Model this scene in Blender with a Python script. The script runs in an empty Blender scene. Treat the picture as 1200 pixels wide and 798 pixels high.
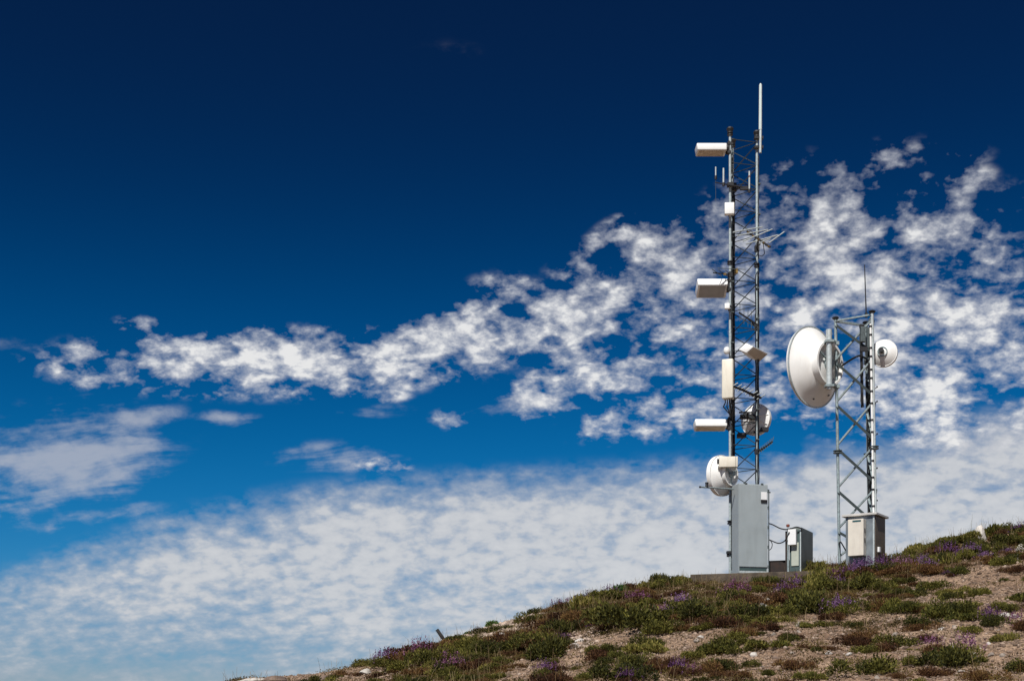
import bpy, bmesh, math, random
import numpy as np
from mathutils import Vector, Matrix, Quaternion
random.seed(7); rng = np.random.default_rng(11)
C = bpy.context.scene
COL = C.collection
F = 1667.0; CX = 600.0; HY = 850.0          # lens: focal in photo pixels, photo column of the axis, row of eye level
def P(px, py, D):                            # a point seen at photo pixel (px, py) at distance D
    return Vector(((px-CX)/F*D, D, (HY-py)/F*D))
# ------------------------------------------------------------------ materials
def nt(m):
    m.use_nodes = True; t = m.node_tree; t.nodes.clear(); return t
def mat(name, col, rough=.6, metal=0., var=.12, scale=6., col2=None, bump=.0, bscale=60., spec=.5, dirt=0., dirtcol=(.12,.08,.05)):
    m = bpy.data.materials.new(name); t = nt(m); N = t.nodes; L = t.links
    o = N.new('ShaderNodeOutputMaterial'); b = N.new('ShaderNodeBsdfPrincipled'); L.new(b.outputs[0], o.inputs[0])
    tc = N.new('ShaderNodeTexCoord'); no = N.new('ShaderNodeTexNoise'); no.inputs['Scale'].default_value = scale; no.inputs['Detail'].default_value = 6
    L.new(tc.outputs['Object'], no.inputs['Vector'])
    mx = N.new('ShaderNodeMix'); mx.data_type = 'RGBA'
    c2 = col2 if col2 else tuple(c*(1-var*2) for c in col)
    rp = N.new('ShaderNodeMapRange'); rp.inputs[1].default_value = .35; rp.inputs[2].default_value = .65
    L.new(no.outputs[0], rp.inputs[0]); L.new(rp.outputs[0], mx.inputs[0])
    mx.inputs[6].default_value = (*col, 1); mx.inputs[7].default_value = (*c2, 1)
    out = mx.outputs[2]
    if dirt > 0:
        n2 = N.new('ShaderNodeTexNoise'); n2.inputs['Scale'].default_value = 3.1; n2.inputs['Detail'].default_value = 9; n2.inputs['Roughness'].default_value = .7
        mp = N.new('ShaderNodeMapping'); mp.inputs['Scale'].default_value = (3, 3, .5)
        L.new(tc.outputs['Object'], mp.inputs[0]); L.new(mp.outputs[0], n2.inputs['Vector'])
        r2 = N.new('ShaderNodeMapRange'); r2.inputs[1].default_value = .5; r2.inputs[2].default_value = .78; r2.inputs[4].default_value = dirt
        L.new(n2.outputs[0], r2.inputs[0])
        m2 = N.new('ShaderNodeMix'); m2.data_type = 'RGBA'; L.new(r2.outputs[0], m2.inputs[0]); L.new(out, m2.inputs[6]); m2.inputs[7].default_value = (*dirtcol, 1)
        out = m2.outputs[2]
    L.new(out, b.inputs['Base Color'])
    b.inputs['Roughness'].default_value = rough; b.inputs['Metallic'].default_value = metal; b.inputs['Specular IOR Level'].default_value = spec
    if bump > 0:
        n3 = N.new('ShaderNodeTexNoise'); n3.inputs['Scale'].default_value = bscale; n3.inputs['Detail'].default_value = 5
        L.new(tc.outputs['Object'], n3.inputs['Vector']); bp = N.new('ShaderNodeBump'); bp.inputs['Strength'].default_value = bump; bp.inputs['Distance'].default_value = .02
        L.new(n3.outputs[0], bp.inputs['Height']); L.new(bp.outputs[0], b.inputs['Normal'])
    return m
M = {}
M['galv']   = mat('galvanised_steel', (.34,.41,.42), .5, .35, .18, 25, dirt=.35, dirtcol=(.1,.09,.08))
M['galvd']  = mat('weathered_steel', (.10,.125,.13), .6, .3, .2, 25)
M['legs']   = mat('galvanised_leg', (.46,.53,.54), .45, .25, .15, 25, dirt=.25, dirtcol=(.1,.09,.08))
M['brace']  = mat('dark_brace_steel', (.05,.065,.07), .6, .3, .2, 25)
M['brace_shaded'] = mat('shaded_angle_steel', (.045,.06,.062), .55, .3, .2, 25)  # shade on the down-turned brace faces painted in as darker steel
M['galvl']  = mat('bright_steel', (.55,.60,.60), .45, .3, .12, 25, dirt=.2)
M['black']  = mat('black_cable', (.012,.012,.014), .5, 0, .2, 20)
M['dark']   = mat('dark_bracket', (.022,.022,.025), .55, .2, .2, 30)
M['white']  = mat('white_radome', (.85,.85,.83), .42, 0, .03, 5, dirt=.10, dirtcol=(.42,.36,.28))
M['whiteu'] = mat('shaded_radome_underside', (.62,.55,.45), .5, 0, .08, 8, dirt=.3, dirtcol=(.35,.25,.16))  # white radome with shade and warm ground bounce painted in as tan
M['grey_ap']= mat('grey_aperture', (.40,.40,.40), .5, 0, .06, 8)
M['cream']  = mat('cream_radome', (.76,.71,.60), .45, 0, .05, 5, dirt=.22, dirtcol=(.4,.3,.18))
M['dish']   = mat('dish_paint', (.86,.85,.82), .4, 0, .05, 3, dirt=.22, dirtcol=(.45,.36,.27))
M['cab']    = mat('grey_cabinet_paint', (.33,.37,.385), .5, .1, .05, 3, dirt=.22, dirtcol=(.16,.17,.16), bump=.05, bscale=6)
M['cabdark']= mat('teal_recess', (.05,.085,.085), .6, .1, .1, 6)
M['cab2']   = mat('green_grey_cabinet_paint', (.15,.175,.165), .55, .05, .08, 4, dirt=.25)
M['rust']   = mat('rusty_dark_steel', (.03,.014,.010), .8, 0, .3, 8, col2=(.012,.008,.007))
M['rustl']  = mat('rusty_cap', (.22,.06,.04), .8, 0, .3, 8)
M['label']  = mat('white_sign_plate', (.78,.78,.78), .4, 0, .03, 6)
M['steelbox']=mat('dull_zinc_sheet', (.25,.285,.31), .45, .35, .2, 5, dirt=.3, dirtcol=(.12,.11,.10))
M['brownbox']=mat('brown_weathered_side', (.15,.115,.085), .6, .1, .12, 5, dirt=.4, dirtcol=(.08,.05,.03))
M['roof']   = mat('pale_roof_sheet', (.55,.53,.50), .5, .1, .1, 6)
M['door']   = mat('cream_box_paint', (.66,.61,.53), .5, 0, .05, 4, dirt=.2)
M['teal']   = mat('teal_nameplate', (.02,.09,.10), .5)
M['brass']  = mat('ochre_hardware', (.30,.19,.05), .5, .4, .3, 20)
M['conc']   = mat('old_concrete', (.105,.08,.056), .9, 0, .25, 5, col2=(.045,.034,.024), bump=.6, bscale=30, dirt=.6, dirtcol=(.06,.045,.03))
M['wood']   = mat('weathered_wood', (.035,.033,.032), .9, 0, .3, 20)
M['rock']   = mat('pale_rock', (.50,.46,.42), .9, 0, .2, 6, bump=.8, bscale=14, dirt=.5, dirtcol=(.20,.13,.09))
M['rockg']  = mat('grey_brown_rock', (.32,.27,.23), .9, 0, .25, 6, bump=.9, bscale=14, dirt=.5, dirtcol=(.14,.10,.08))
M['rockw']  = mat('white_quartz_rock', (.56,.52,.48), .8, 0, .1, 6, bump=.8, bscale=14, dirt=.35, dirtcol=(.4,.28,.2))
M['rockb']  = mat('brown_rock', (.20,.14,.11), .9, 0, .25, 6, bump=.9, bscale=14, dirt=.5, dirtcol=(.08,.05,.04))

def leafmat(name, a, b, c, attr=True, rough=.75):
    m = bpy.data.materials.new(name); t = nt(m); N = t.nodes; L = t.links
    o = N.new('ShaderNodeOutputMaterial'); bs = N.new('ShaderNodeBsdfPrincipled'); 
    at = N.new('ShaderNodeAttribute'); at.attribute_name = 'tint'
    oi = N.new('ShaderNodeObjectInfo')
    ad = N.new('ShaderNodeMath'); ad.operation = 'MULTIPLY_ADD'; ad.inputs[1].default_value = .5; 
    L.new(oi.outputs['Random'], ad.inputs[0]); sc = N.new('ShaderNodeMath'); sc.operation = 'MULTIPLY'; sc.inputs[1].default_value = .75
    L.new(at.outputs['Fac'], sc.inputs[0]); L.new(sc.outputs[0], ad.inputs[2])
    s2 = N.new('ShaderNodeMath'); s2.operation = 'SUBTRACT'; s2.inputs[1].default_value = .12; L.new(ad.outputs[0], s2.inputs[0])
    r = N.new('ShaderNodeValToRGB'); e = r.color_ramp.elements
    e[0].color = (*a, 1); e[1].color = (*c, 1); k = e.new(.5); k.color = (*b, 1)
    L.new(s2.outputs[0], r.inputs[0]); L.new(r.outputs[0], bs.inputs['Base Color'])
    bs.inputs['Roughness'].default_value = rough; bs.inputs['Specular IOR Level'].default_value = .2
    tr = N.new('ShaderNodeBsdfTranslucent'); L.new(r.outputs[0], tr.inputs[0]); mx = N.new('ShaderNodeMixShader'); mx.inputs[0].default_value = .2
    L.new(bs.outputs[0], mx.inputs[1]); L.new(tr.outputs[0], mx.inputs[2]); L.new(mx.outputs[0], o.inputs[0])
    return m
M['green']  = leafmat('dark_green_leaves', (.012,.016,.004), (.064,.062,.012), (.20,.18,.035))
M['brown']  = leafmat('red_brown_heather', (.022,.010,.006), (.085,.036,.016), (.21,.125,.04))
M['ygreen'] = leafmat('yellow_green_grass', (.026,.030,.006), (.10,.098,.016), (.27,.22,.06))
M['bgreen'] = leafmat('bright_green_leaves', (.03,.07,.012), (.06,.12,.02), (.12,.20,.04))
M['purple'] = leafmat('purple_flowers', (.06,.02,.065), (.12,.045,.14), (.25,.14,.28), rough=.6)
M['pink']   = leafmat('mauve_pink_flowers', (.09,.03,.06), (.18,.06,.13), (.34,.19,.27), rough=.6)
M['dry']    = leafmat('dry_grass', (.10,.06,.03), (.20,.14,.07), (.38,.30,.18))
M['cover']  = leafmat('mixed_ground_cover', (.020,.020,.006), (.085,.058,.017), (.21,.165,.05))
M['stone']  = leafmat('gravel_stones', (.10,.068,.05), (.36,.26,.195), (.70,.62,.55), rough=.9)

# ------------------------------------------------------------------ mesh helpers
def frame(d, up=Vector((0,0,1))):
    z = d.normalized(); x = up.cross(z)
    if x.length < 1e-4: x = Vector((1,0,0)).cross(z)
    x.normalize(); return x, z.cross(x), z
class MB:
    def __init__(s): s.v = []; s.f = []
    def tube(s, a, b, r, n=8, r2=None, cap=True):
        a = Vector(a); b = Vector(b); x, y, z = frame(b-a); r2 = r if r2 is None else r2; k = len(s.v)
        for q, rr in ((a, r), (b, r2)):
            for i in range(n):
                t = 2*math.pi*i/n; s.v.append(q + x*math.cos(t)*rr + y*math.sin(t)*rr)
        for i in range(n): s.f.append((k+i, k+(i+1)%n, k+n+(i+1)%n, k+n+i))
        if cap: s.f.append(tuple(k+i for i in reversed(range(n)))); s.f.append(tuple(k+n+i for i in range(n)))
        return s
    def path(s, pts, r, n=6):
        for a, b in zip(pts[:-1], pts[1:]): s.tube(a, b, r, n)
        return s
    def hexa(s, c):            # 8 corners, bottom loop then top loop
        k = len(s.v); s.v += [Vector(p) for p in c]
        s.f += [(k,k+3,k+2,k+1),(k+4,k+5,k+6,k+7)] + [(k+i,k+(i+1)%4,k+4+(i+1)%4,k+4+i) for i in range(4)]
        return s
    def box(s, o, a, b, c):    # corner o, edge vectors a b c
        return s.hexa([o, o+a, o+a+b, o+b, o+c, o+a+c, o+a+b+c, o+b+c])
    def cbox(s, c, size, rot=None):
        R = rot or Matrix.Identity(3); a = R@Vector((size[0],0,0)); b = R@Vector((0,size[1],0)); d = R@Vector((0,0,size[2]))
        return s.box(Vector(c)-(a+b+d)/2, a, b, d)
    def bar(s, a, b, w, t, up=Vector((0,0,1))):   # flat bar
        a = Vector(a); b = Vector(b); x, y, z = frame(b-a, up); return s.box(a-x*w/2-y*t/2, x*w, y*t, b-a)
    def angle(s, a, b, w, t, up):  # L section
        a = Vector(a); b = Vector(b); x, y, z = frame(b-a, up)
        s.box(a, x*w, y*t, b-a); s.box(a+y*t, x*t, y*(w-t), b-a); return s
    def lathe(s, o, ax, prof, n=32, closed=False):   # prof: (radius, distance along ax)
        x, y, z = frame(ax); k = len(s.v); m = len(prof)
        for r, d in prof:
            for i in range(n):
                t = 2*math.pi*i/n; s.v.append(o + z*d + x*math.cos(t)*r + y*math.sin(t)*r)
        for j in range(m if closed else m-1):
            j2 = (j+1) % m
            for i in range(n): s.f.append((k+j*n+i, k+j*n+(i+1)%n, k+j2*n+(i+1)%n, k+j2*n+i))
        return s
    def obj(s, name, m, origin=Vector((0,0,0)), parent=None, bevel=0, seg=2, smooth=False):
        me = bpy.data.meshes.new(name); me.from_pydata([tuple(v-origin) for v in s.v], [], s.f); 
        bm = bmesh.new(); bm.from_mesh(me)
        bmesh.ops.remove_doubles(bm, verts=bm.verts, dist=1e-5) if smooth else None
        bmesh.ops.recalc_face_normals(bm, faces=bm.faces)
        if bevel: bmesh.ops.bevel(bm, geom=list(bm.edges), offset=bevel, segments=seg, affect='EDGES', profile=.5)
        bm.to_mesh(me); bm.free()
        if smooth:
            for p in me.polygons: p.use_smooth = True
            me.set_sharp_from_angle(angle=math.radians(38))
        me.materials.append(m); o = bpy.data.objects.new(name, me); COL.objects.link(o)
        if parent: o.parent = parent
        else: o.location = origin
        return o
class Thing:
    def __init__(s, name, label, cat, origin, group=None):
        s.o = Vector(origin); e = bpy.data.objects.new(name, None); e.empty_display_size = .1; COL.objects.link(e); e.location = s.o
        e['label'] = label; e['category'] = cat
        if group: e['group'] = group
        s.e = e
    def part(s, name, mb, m, parent=None, **k):
        o = mb.obj(name, m, s.o, parent or s.e, **k); return o
def tag(o, label, cat, group=None):
    o['label'] = label; o['category'] = cat
    if group: o['group'] = group
    return o
def rotz(a): return Matrix.Rotation(a, 3, 'Z')
def rotx(a): return Matrix.Rotation(a, 3, 'X')
def arr_mesh(name, V, Fc, m, tint=None, smooth=False):     # V (n,3), Fc (k,3|4) numpy
    me = bpy.data.meshes.new(name); k = Fc.shape[1]
    me.vertices.add(len(V)); me.vertices.foreach_set('co', V.astype(np.float32).ravel())
    me.loops.add(Fc.size); me.loops.foreach_set('vertex_index', Fc.astype(np.int32).ravel())
    me.polygons.add(len(Fc)); me.polygons.foreach_set('loop_start', np.arange(0, Fc.size, k, dtype=np.int32))
    me.update(calc_edges=True); me.validate()
    if tint is not None:
        a = me.attributes.new('tint', 'FLOAT', 'FACE'); a.data.foreach_set('value', tint.astype(np.float32))
    if smooth: me.polygons.foreach_set('use_smooth', np.ones(len(Fc), bool))
    me.materials.append(m); return me

# ------------------------------------------------------------------ terrain
def vnoise(x, y, seed=0):
    xi = np.floor(x).astype(np.int64); yi = np.floor(y).astype(np.int64); xf = x-xi; yf = y-yi
    def h(a, b):
        n = (a*374761393 + b*668265263 + seed*1442695041) & 0xffffffff
        n = ((n ^ (n >> 13))*1274126177) & 0xffffffff
        return ((n ^ (n >> 16)) & 0xffff)/65535.
    u = xf*xf*(3-2*xf); v = yf*yf*(3-2*yf)
    return (h(xi,yi)*(1-u)+h(xi+1,yi)*u)*(1-v) + (h(xi,yi+1)*(1-u)+h(xi+1,yi+1)*u)*v
def fbm(x, y, o=4, seed=0):
    s = 0; a = .5; t = 0
    for i in range(o): s = s + a*vnoise(x*2**i, y*2**i, seed+i*17); t += a; a *= .5
    return s/t - .5
RIDGE = [(-3000,1500),(-600,980),(-300,920),(0,860),(200,818),(270,797),(330,793),(400,785),(440,778),(480,766),(530,752),(560,741),(600,730),(640,717),(680,706),(720,697),(760,687),
         (800,679),(850,680),(900,679),(935,672),(960,664),(1000,660),(1060,654),(1100,642),(1140,629),(1200,619),(1300,602),(1500,594),(1900,640),(2600,900),(4500,1600)]
RX = np.array([(p[0]-CX)/F*29 for p in RIDGE]); RZ = np.array([(HY-p[1])/F*29 for p in RIDGE])
def hz(X, Y):
    X = np.asarray(X, float); Y = np.asarray(Y, float)
    H = np.interp(X, RX, RZ)
    H = (np.interp(X-.5, RX, RZ) + H + np.interp(X+.5, RX, RZ))/3
    u = np.clip(Y/29., 0, 1)
    z = -1.6 + (H+1.6)*u**1.45
    back = np.clip(Y-29, 0, None)
    z = z - .02*back - .30*np.clip(back-4.5, 0, None)
    z = z - .10*np.clip(-Y, 0, None)
    near = np.clip((Y-6)/6, 0, 1)
    z = z + near*(.16*fbm(X*.9+3, Y*.9, 4, 3) + .05*fbm(X*5, Y*5, 3, 9) + .022*fbm(X*16, Y*16, 2, 21))
    # steep eroded rill channels down the slope
    z = z - near*np.clip((28.5-Y)/2, 0, 1)*.10*np.clip(fbm(X*.7+Y*.25+9, Y*.22, 3, 5)*4, 0, 1)
    far = np.hypot(X, np.clip(Y-29, 0, None))
    z = np.where(far > 40, z - (far-40)*.08, z)
    return np.maximum(z, -90 + 3*fbm(X*.002, Y*.002, 3, 2))
PADZ = 3.06
def graded(lo, hi, a, b, st):
    mid = list(np.arange(a, b+1e-6, st)); s = st; x = a; L = []
    while x > lo: s *= 1.16; x -= s; L.append(x)
    s = st; x = b; R = []
    while x < hi: s *= 1.16; x += s; R.append(x)
    return np.array(L[::-1]+mid+R)
gx = graded(-4500, 4500, -7.5, 11.5, .05); gy = graded(-3000, 6000, 11.5, 30.5, .06)
GX, GY = np.meshgrid(gx, gy); GZ = hz(GX, GY)
nx, ny = len(gx), len(gy)
idx = np.arange(nx*ny).reshape(ny, nx)
Fq = np.stack([idx[:-1,:-1], idx[:-1,1:], idx[1:,1:], idx[1:,:-1]], -1).reshape(-1, 4)
mg = bpy.data.materials.new('gravel_slope'); t = nt(mg); N = t.nodes; L = t.links
o = N.new('ShaderNodeOutputMaterial'); b = N.new('ShaderNodeBsdfPrincipled'); L.new(b.outputs[0], o.inputs[0])
tc = N.new('ShaderNodeTexCoord')
def noise(sc, det=8, ro=.6):
    n = N.new('ShaderNodeTexNoise'); n.inputs['Scale'].default_value = sc; n.inputs['Detail'].default_value = det; n.inputs['Roughness'].default_value = ro
    L.new(tc.outputs['Object'], n.inputs['Vector']); return n
n1 = noise(1.1); n2 = noise(14, 6, .7); vo = N.new('ShaderNodeTexVoronoi'); vo.inputs['Scale'].default_value = 38; L.new(tc.outputs['Object'], vo.inputs['Vector'])
r1 = N.new('ShaderNodeValToRGB'); e = r1.color_ramp.elements; e[0].position = .35; e[0].color = (.235,.163,.118,1); e[1].position = .65; e[1].color = (.44,.335,.255,1); L.new(n1.outputs[0], r1.inputs[0])
r2 = N.new('ShaderNodeValToRGB'); e = r2.color_ramp.elements; e[0].position = .3; e[0].color = (.45,.40,.36,1); e[1].position = .72; e[1].color = (1.25,1.2,1.15,1); L.new(n2.outputs[0], r2.inputs[0])
mm = N.new('ShaderNodeMix'); mm.data_type = 'RGBA'; mm.blend_type = 'MULTIPLY'; mm.inputs[0].default_value = 1; L.new(r1.outputs[0], mm.inputs[6]); L.new(r2.outputs[0], mm.inputs[7])
vr = N.new('ShaderNodeValToRGB'); e = vr.color_ramp.elements; e[0].color = (.5,.47,.45,1); e[1].color = (1.35,1.3,1.25,1)
sp = N.new('ShaderNodeSeparateColor'); L.new(vo.outputs['Color'], sp.inputs[0]); L.new(sp.outputs[0], vr.inputs[0])
m3 = N.new('ShaderNodeMix'); m3.data_type = 'RGBA'; m3.blend_type = 'MULTIPLY'; m3.inputs[0].default_value = .8; L.new(mm.outputs[2], m3.inputs[6]); L.new(vr.outputs[0], m3.inputs[7])
L.new(m3.outputs[2], b.inputs['Base Color']); b.inputs['Roughness'].default_value = .95; b.inputs['Specular IOR Level'].default_value = .15
bp = N.new('ShaderNodeBump'); bp.inputs['Strength'].default_value = .9; bp.inputs['Distance'].default_value = .03
ad = N.new('ShaderNodeMath'); ad.operation = 'SUBTRACT'; L.new(n2.outputs[0], ad.inputs[0]); L.new(vo.outputs['Distance'], ad.inputs[1]); L.new(ad.outputs[0], bp.inputs['Height']); L.new(bp.outputs[0], b.inputs['Normal'])
gm = arr_mesh('ground', np.stack([GX.ravel(), GY.ravel(), GZ.ravel()], 1), Fq, mg, smooth=True)
g = bpy.data.objects.new('ground', gm); COL.objects.link(g); g['kind'] = 'structure'

def hit(px, py):                              # ground point seen at a photo pixel
    v = (HY-py)/F; D = np.arange(6, 29.6, .05); X = (px-CX)/F*D; z = hz(X, D)
    k = np.nonzero(z/D >= v)[0]
    i = k[0] if len(k) else int(np.argmax(z/D))
    return Vector((X[i], D[i], z[i]))
def gz(x, y): return float(hz(x, y))

# ------------------------------------------------------------------ plants
def leafy(seed, n, w, h, ls, lumps=5, spiky=.0, flat=.55):
    """n leaf faces spread through a low lumpy mound"""
    r = np.random.default_rng(seed)
    lc = np.stack([r.normal(0, .42, lumps)*w/2, r.normal(0, .42, lumps)*w/2, np.zeros(lumps)], 1); lr = r.uniform(.35, .62, lumps)
    k = r.integers(0, lumps, n)
    d = r.normal(size=(n,3)); d[:,2] = np.abs(d[:,2])*1.0; d /= np.linalg.norm(d, axis=1)[:,None]
    rad = r.uniform(.35, 1.05, n)**.6
    c = lc[k] + d*(lr[k]*rad)[:,None]*np.array([w/2, w/2, h])
    c[:,2] += r.uniform(0, .02, n)
    # elongated leaf: quad, direction outward + up
    ax = d*np.array([.8,.8,1.0]) + r.normal(0, .5, (n,3)) + np.array([0,0,.5+spiky]); ax /= np.linalg.norm(ax, axis=1)[:,None]
    q = np.cross(ax, r.normal(size=(n,3))); q /= np.linalg.norm(q, axis=1)[:,None]
    L_ = (ls*r.uniform(.7, 1.6, n))[:,None]; W_ = L_*r.uniform(.28, .5, n)[:,None]
    V = np.stack([c, c+ax*L_*.55+q*W_*.5, c+ax*L_, c+ax*L_*.55-q*W_*.5], 1).reshape(-1,3)
    Fc = np.arange(4*n).reshape(n,4)
    tint = np.clip(r.normal(.45, .28, n) + (k % 3-1)*.14, 0, 1)
    return V, Fc, tint
def blades(seed, n, w, h, bw, lean=.5):
    r = np.random.default_rng(seed); c = np.stack([r.normal(0, w/4, n), r.normal(0, w/4, n), np.full(n, -.02)], 1)
    a = r.uniform(0, 2*np.pi, n); ln = np.abs(r.normal(0, lean, n)); H = h*r.uniform(.45, 1.1, n)
    dr = np.stack([np.cos(a), np.sin(a), np.zeros(n)], 1); sd = np.stack([-np.sin(a), np.cos(a), np.zeros(n)], 1)*bw
    m = c + dr*(ln*H*.35)[:,None] + np.array([0,0,1])*(H*.55)[:,None]; tp = c + dr*(ln*H)[:,None] + np.array([0,0,1])*(H*(1-.25*ln))[:,None]
    V = np.stack([c-sd/2, c+sd/2, m+sd*.4, m-sd*.4, m-sd*.4, m+sd*.4, tp+sd*.12, tp-sd*.12], 1).reshape(-1,3)
    return V, np.arange(8*n).reshape(2*n,4), np.repeat(r.uniform(.55, 1, n), 2)
def join(*ts):
    V = []; Fs = []; T_ = []; k = 0
    for v, f_, t_ in ts: V.append(v); Fs.append(f_+k); T_.append(t_); k += len(v)
    return np.concatenate(V), np.concatenate(Fs), np.concatenate(T_)
def spikes(seed, n, w, h, per=7):
    """flower heads: short upright spikes of little faces standing out of a mound"""
    r = np.random.default_rng(seed); Vs = []
    c0 = np.stack([r.normal(0, w/5, n), r.normal(0, w/5, n)], 1); rr = np.hypot(c0[:,0], c0[:,1])/(w/2)
    base = h*np.sqrt(np.clip(1-rr**2*.8, .1, 1))*.8
    m = n*per; k = np.repeat(np.arange(n), per); j = np.tile(np.arange(per), n)
    c = np.stack([c0[k,0]+r.normal(0,.008,m), c0[k,1]+r.normal(0,.008,m), base[k]+j*.011*(1+.6*np.sin(k))], 1)
    ax = r.normal(size=(m,3)); ax /= np.linalg.norm(ax, axis=1)[:,None]; q = np.cross(ax, r.normal(size=(m,3))); q /= np.linalg.norm(q, axis=1)[:,None]
    s = r.uniform(.006, .012, m)[:,None]
    V = np.stack([c-ax*s, c+q*s, c+ax*s, c-q*s], 1).reshape(-1,3)
    return V, np.arange(4*m).reshape(m,4), r.uniform(0,1,m)
PROTO = {}
def protos(kind, nvar, build):
    PROTO[kind] = [build(i) for i in range(nvar)]
def lm(name, t3, m, m2=None, k=0):
    me = arr_mesh(name, t3[0], t3[1], m, t3[2])
    if m2: me.materials.append(m2); me.polygons.foreach_set('material_index', (np.arange(len(t3[1])) >= k).astype(np.int32))
    return me
W0 = .5
protos('green', 6, lambda i: [('foliage', lm('foliage', leafy(10+i, 3000, W0, .30, .028, 6), M['green']))])
protos('brown', 6, lambda i: [('foliage', lm('foliage', join(leafy(30+i, 2800, W0, .25, .026, 7, .4), blades(130+i, 26, W0*.8, .30, .004)), M['brown']))])
def flo(i):
    a = leafy(50+i, 2600, W0, .26, .026, 6, .4); b_ = spikes(60+i, 46, W0*1.15, .26, 9)
    return [('foliage', lm('foliage', join(a, b_), M['brown' if i%2 else 'green'], M['pink' if i in (2,3) else 'purple'], len(a[1])))]
protos('purple', 6, flo)
protos('ygreen', 5, lambda i: [('foliage', lm('foliage', join(leafy(70+i, 2400, W0, .24, .034, 7, .8), blades(170+i, 40, W0*.9, .26, .005)), M['ygreen']))])
protos('bgreen', 3, lambda i: [('foliage', lm('foliage', leafy(90+i, 1100, W0*.8, .34, .045, 6, .5), M['bgreen']))])
protos('grass', 3, lambda i: [('foliage', lm('foliage', join(leafy(190+i, 2600, W0, .26, .055, 9, 1.6), blades(290+i, 60, W0, .36, .0045, .3)), M['ygreen']))])
INFO = {'green': ('cushion_shrub','shrub','dark green cushion shrubs on the slope','low dark green cushion shrub with small dense leaves rooted in the gravel slope'),
        'brown': ('heather_clump','heather','red brown heather clumps on the slope','low reddish brown heather clump with dry seed stalks on the gravel slope'),
        'purple': ('flowering_heather','heather','purple flowering heather clumps on the slope','low heather clump covered in purple flower spikes on the gravel slope'),
        'ygreen': ('grassy_tuft','grass tuft','yellow green tufts on the slope','yellowish green grassy tuft spreading low over the gravel slope'),
        'bgreen': ('leafy_weed','weed','bright green leafy weeds','bright green upright leafy weed standing on the crest against the sky'),
        'grass': ('grass_clump','grass clump','tall grass clumps','tall yellow green grass clump with pale seed stalks on the hill crest')}
def plant(kind, pos, w, hs=1., label=None, sink=.02):
    pr = random.choice(PROTO[kind]); name, cat, grp, lab = INFO[kind]
    e = bpy.data.objects.new(name, pr[0][1]); COL.objects.link(e)
    e.location = Vector(pos)-Vector((0,0,sink)); e.rotation_euler = (random.uniform(-.1,.1), random.uniform(-.1,.1), random.uniform(0, 6.28))
    s = w/W0; e.scale = (s*random.uniform(.9,1.15), s*random.uniform(.9,1.15), s*hs*random.uniform(.85,1.15))
    e['label'] = label or lab; e['category'] = cat
    if not label: e['group'] = grp
    return e

# bare gravel patches of the slope (photo column, row, half sizes, tilt) -> used once, to decide where plants grow
BARE = [(770,710,44,11,-.35),(595,730,62,9,-.32),(775,762,62,22,-.25),(735,745,22,10,-.4),(700,752,12,18,.3),(620,787,40,12,-.3),(680,750,14,14,-.5),(890,702,26,7,-.35),
        (1135,678,75,11,-.15),(1170,700,50,14,0),(1005,706,30,9,-.5),(930,742,48,13,-.3),(985,755,22,20,0),(1100,705,36,8,0),(1150,745,60,26,0),(1045,722,22,8,-.5),(1180,765,40,25,0),
        (900,775,34,22,0),(860,768,22,14,0),(1060,760,20,22,0),(820,745,26,10,-.2),(440,792,30,8,0),(350,793,60,6,0),(665,775,16,14,0),(1000,795,60,7,0),(1100,792,40,8,0),(1290,740,70,30,-.2),(1370,690,50,20,0)]
def bare(px, py):
    m = 0
    for cx, cy, a, b, r in BARE:
        dx, dy = px-cx, py-cy; u = (dx*math.cos(r)+dy*math.sin(r))/a; v = (-dx*math.sin(r)+dy*math.cos(r))/b
        m = np.maximum(m, np.clip(1.6-1.15*np.sqrt(u*u+v*v), 0, 1))
    return m
ENV = (('green',748,.5),)
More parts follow.
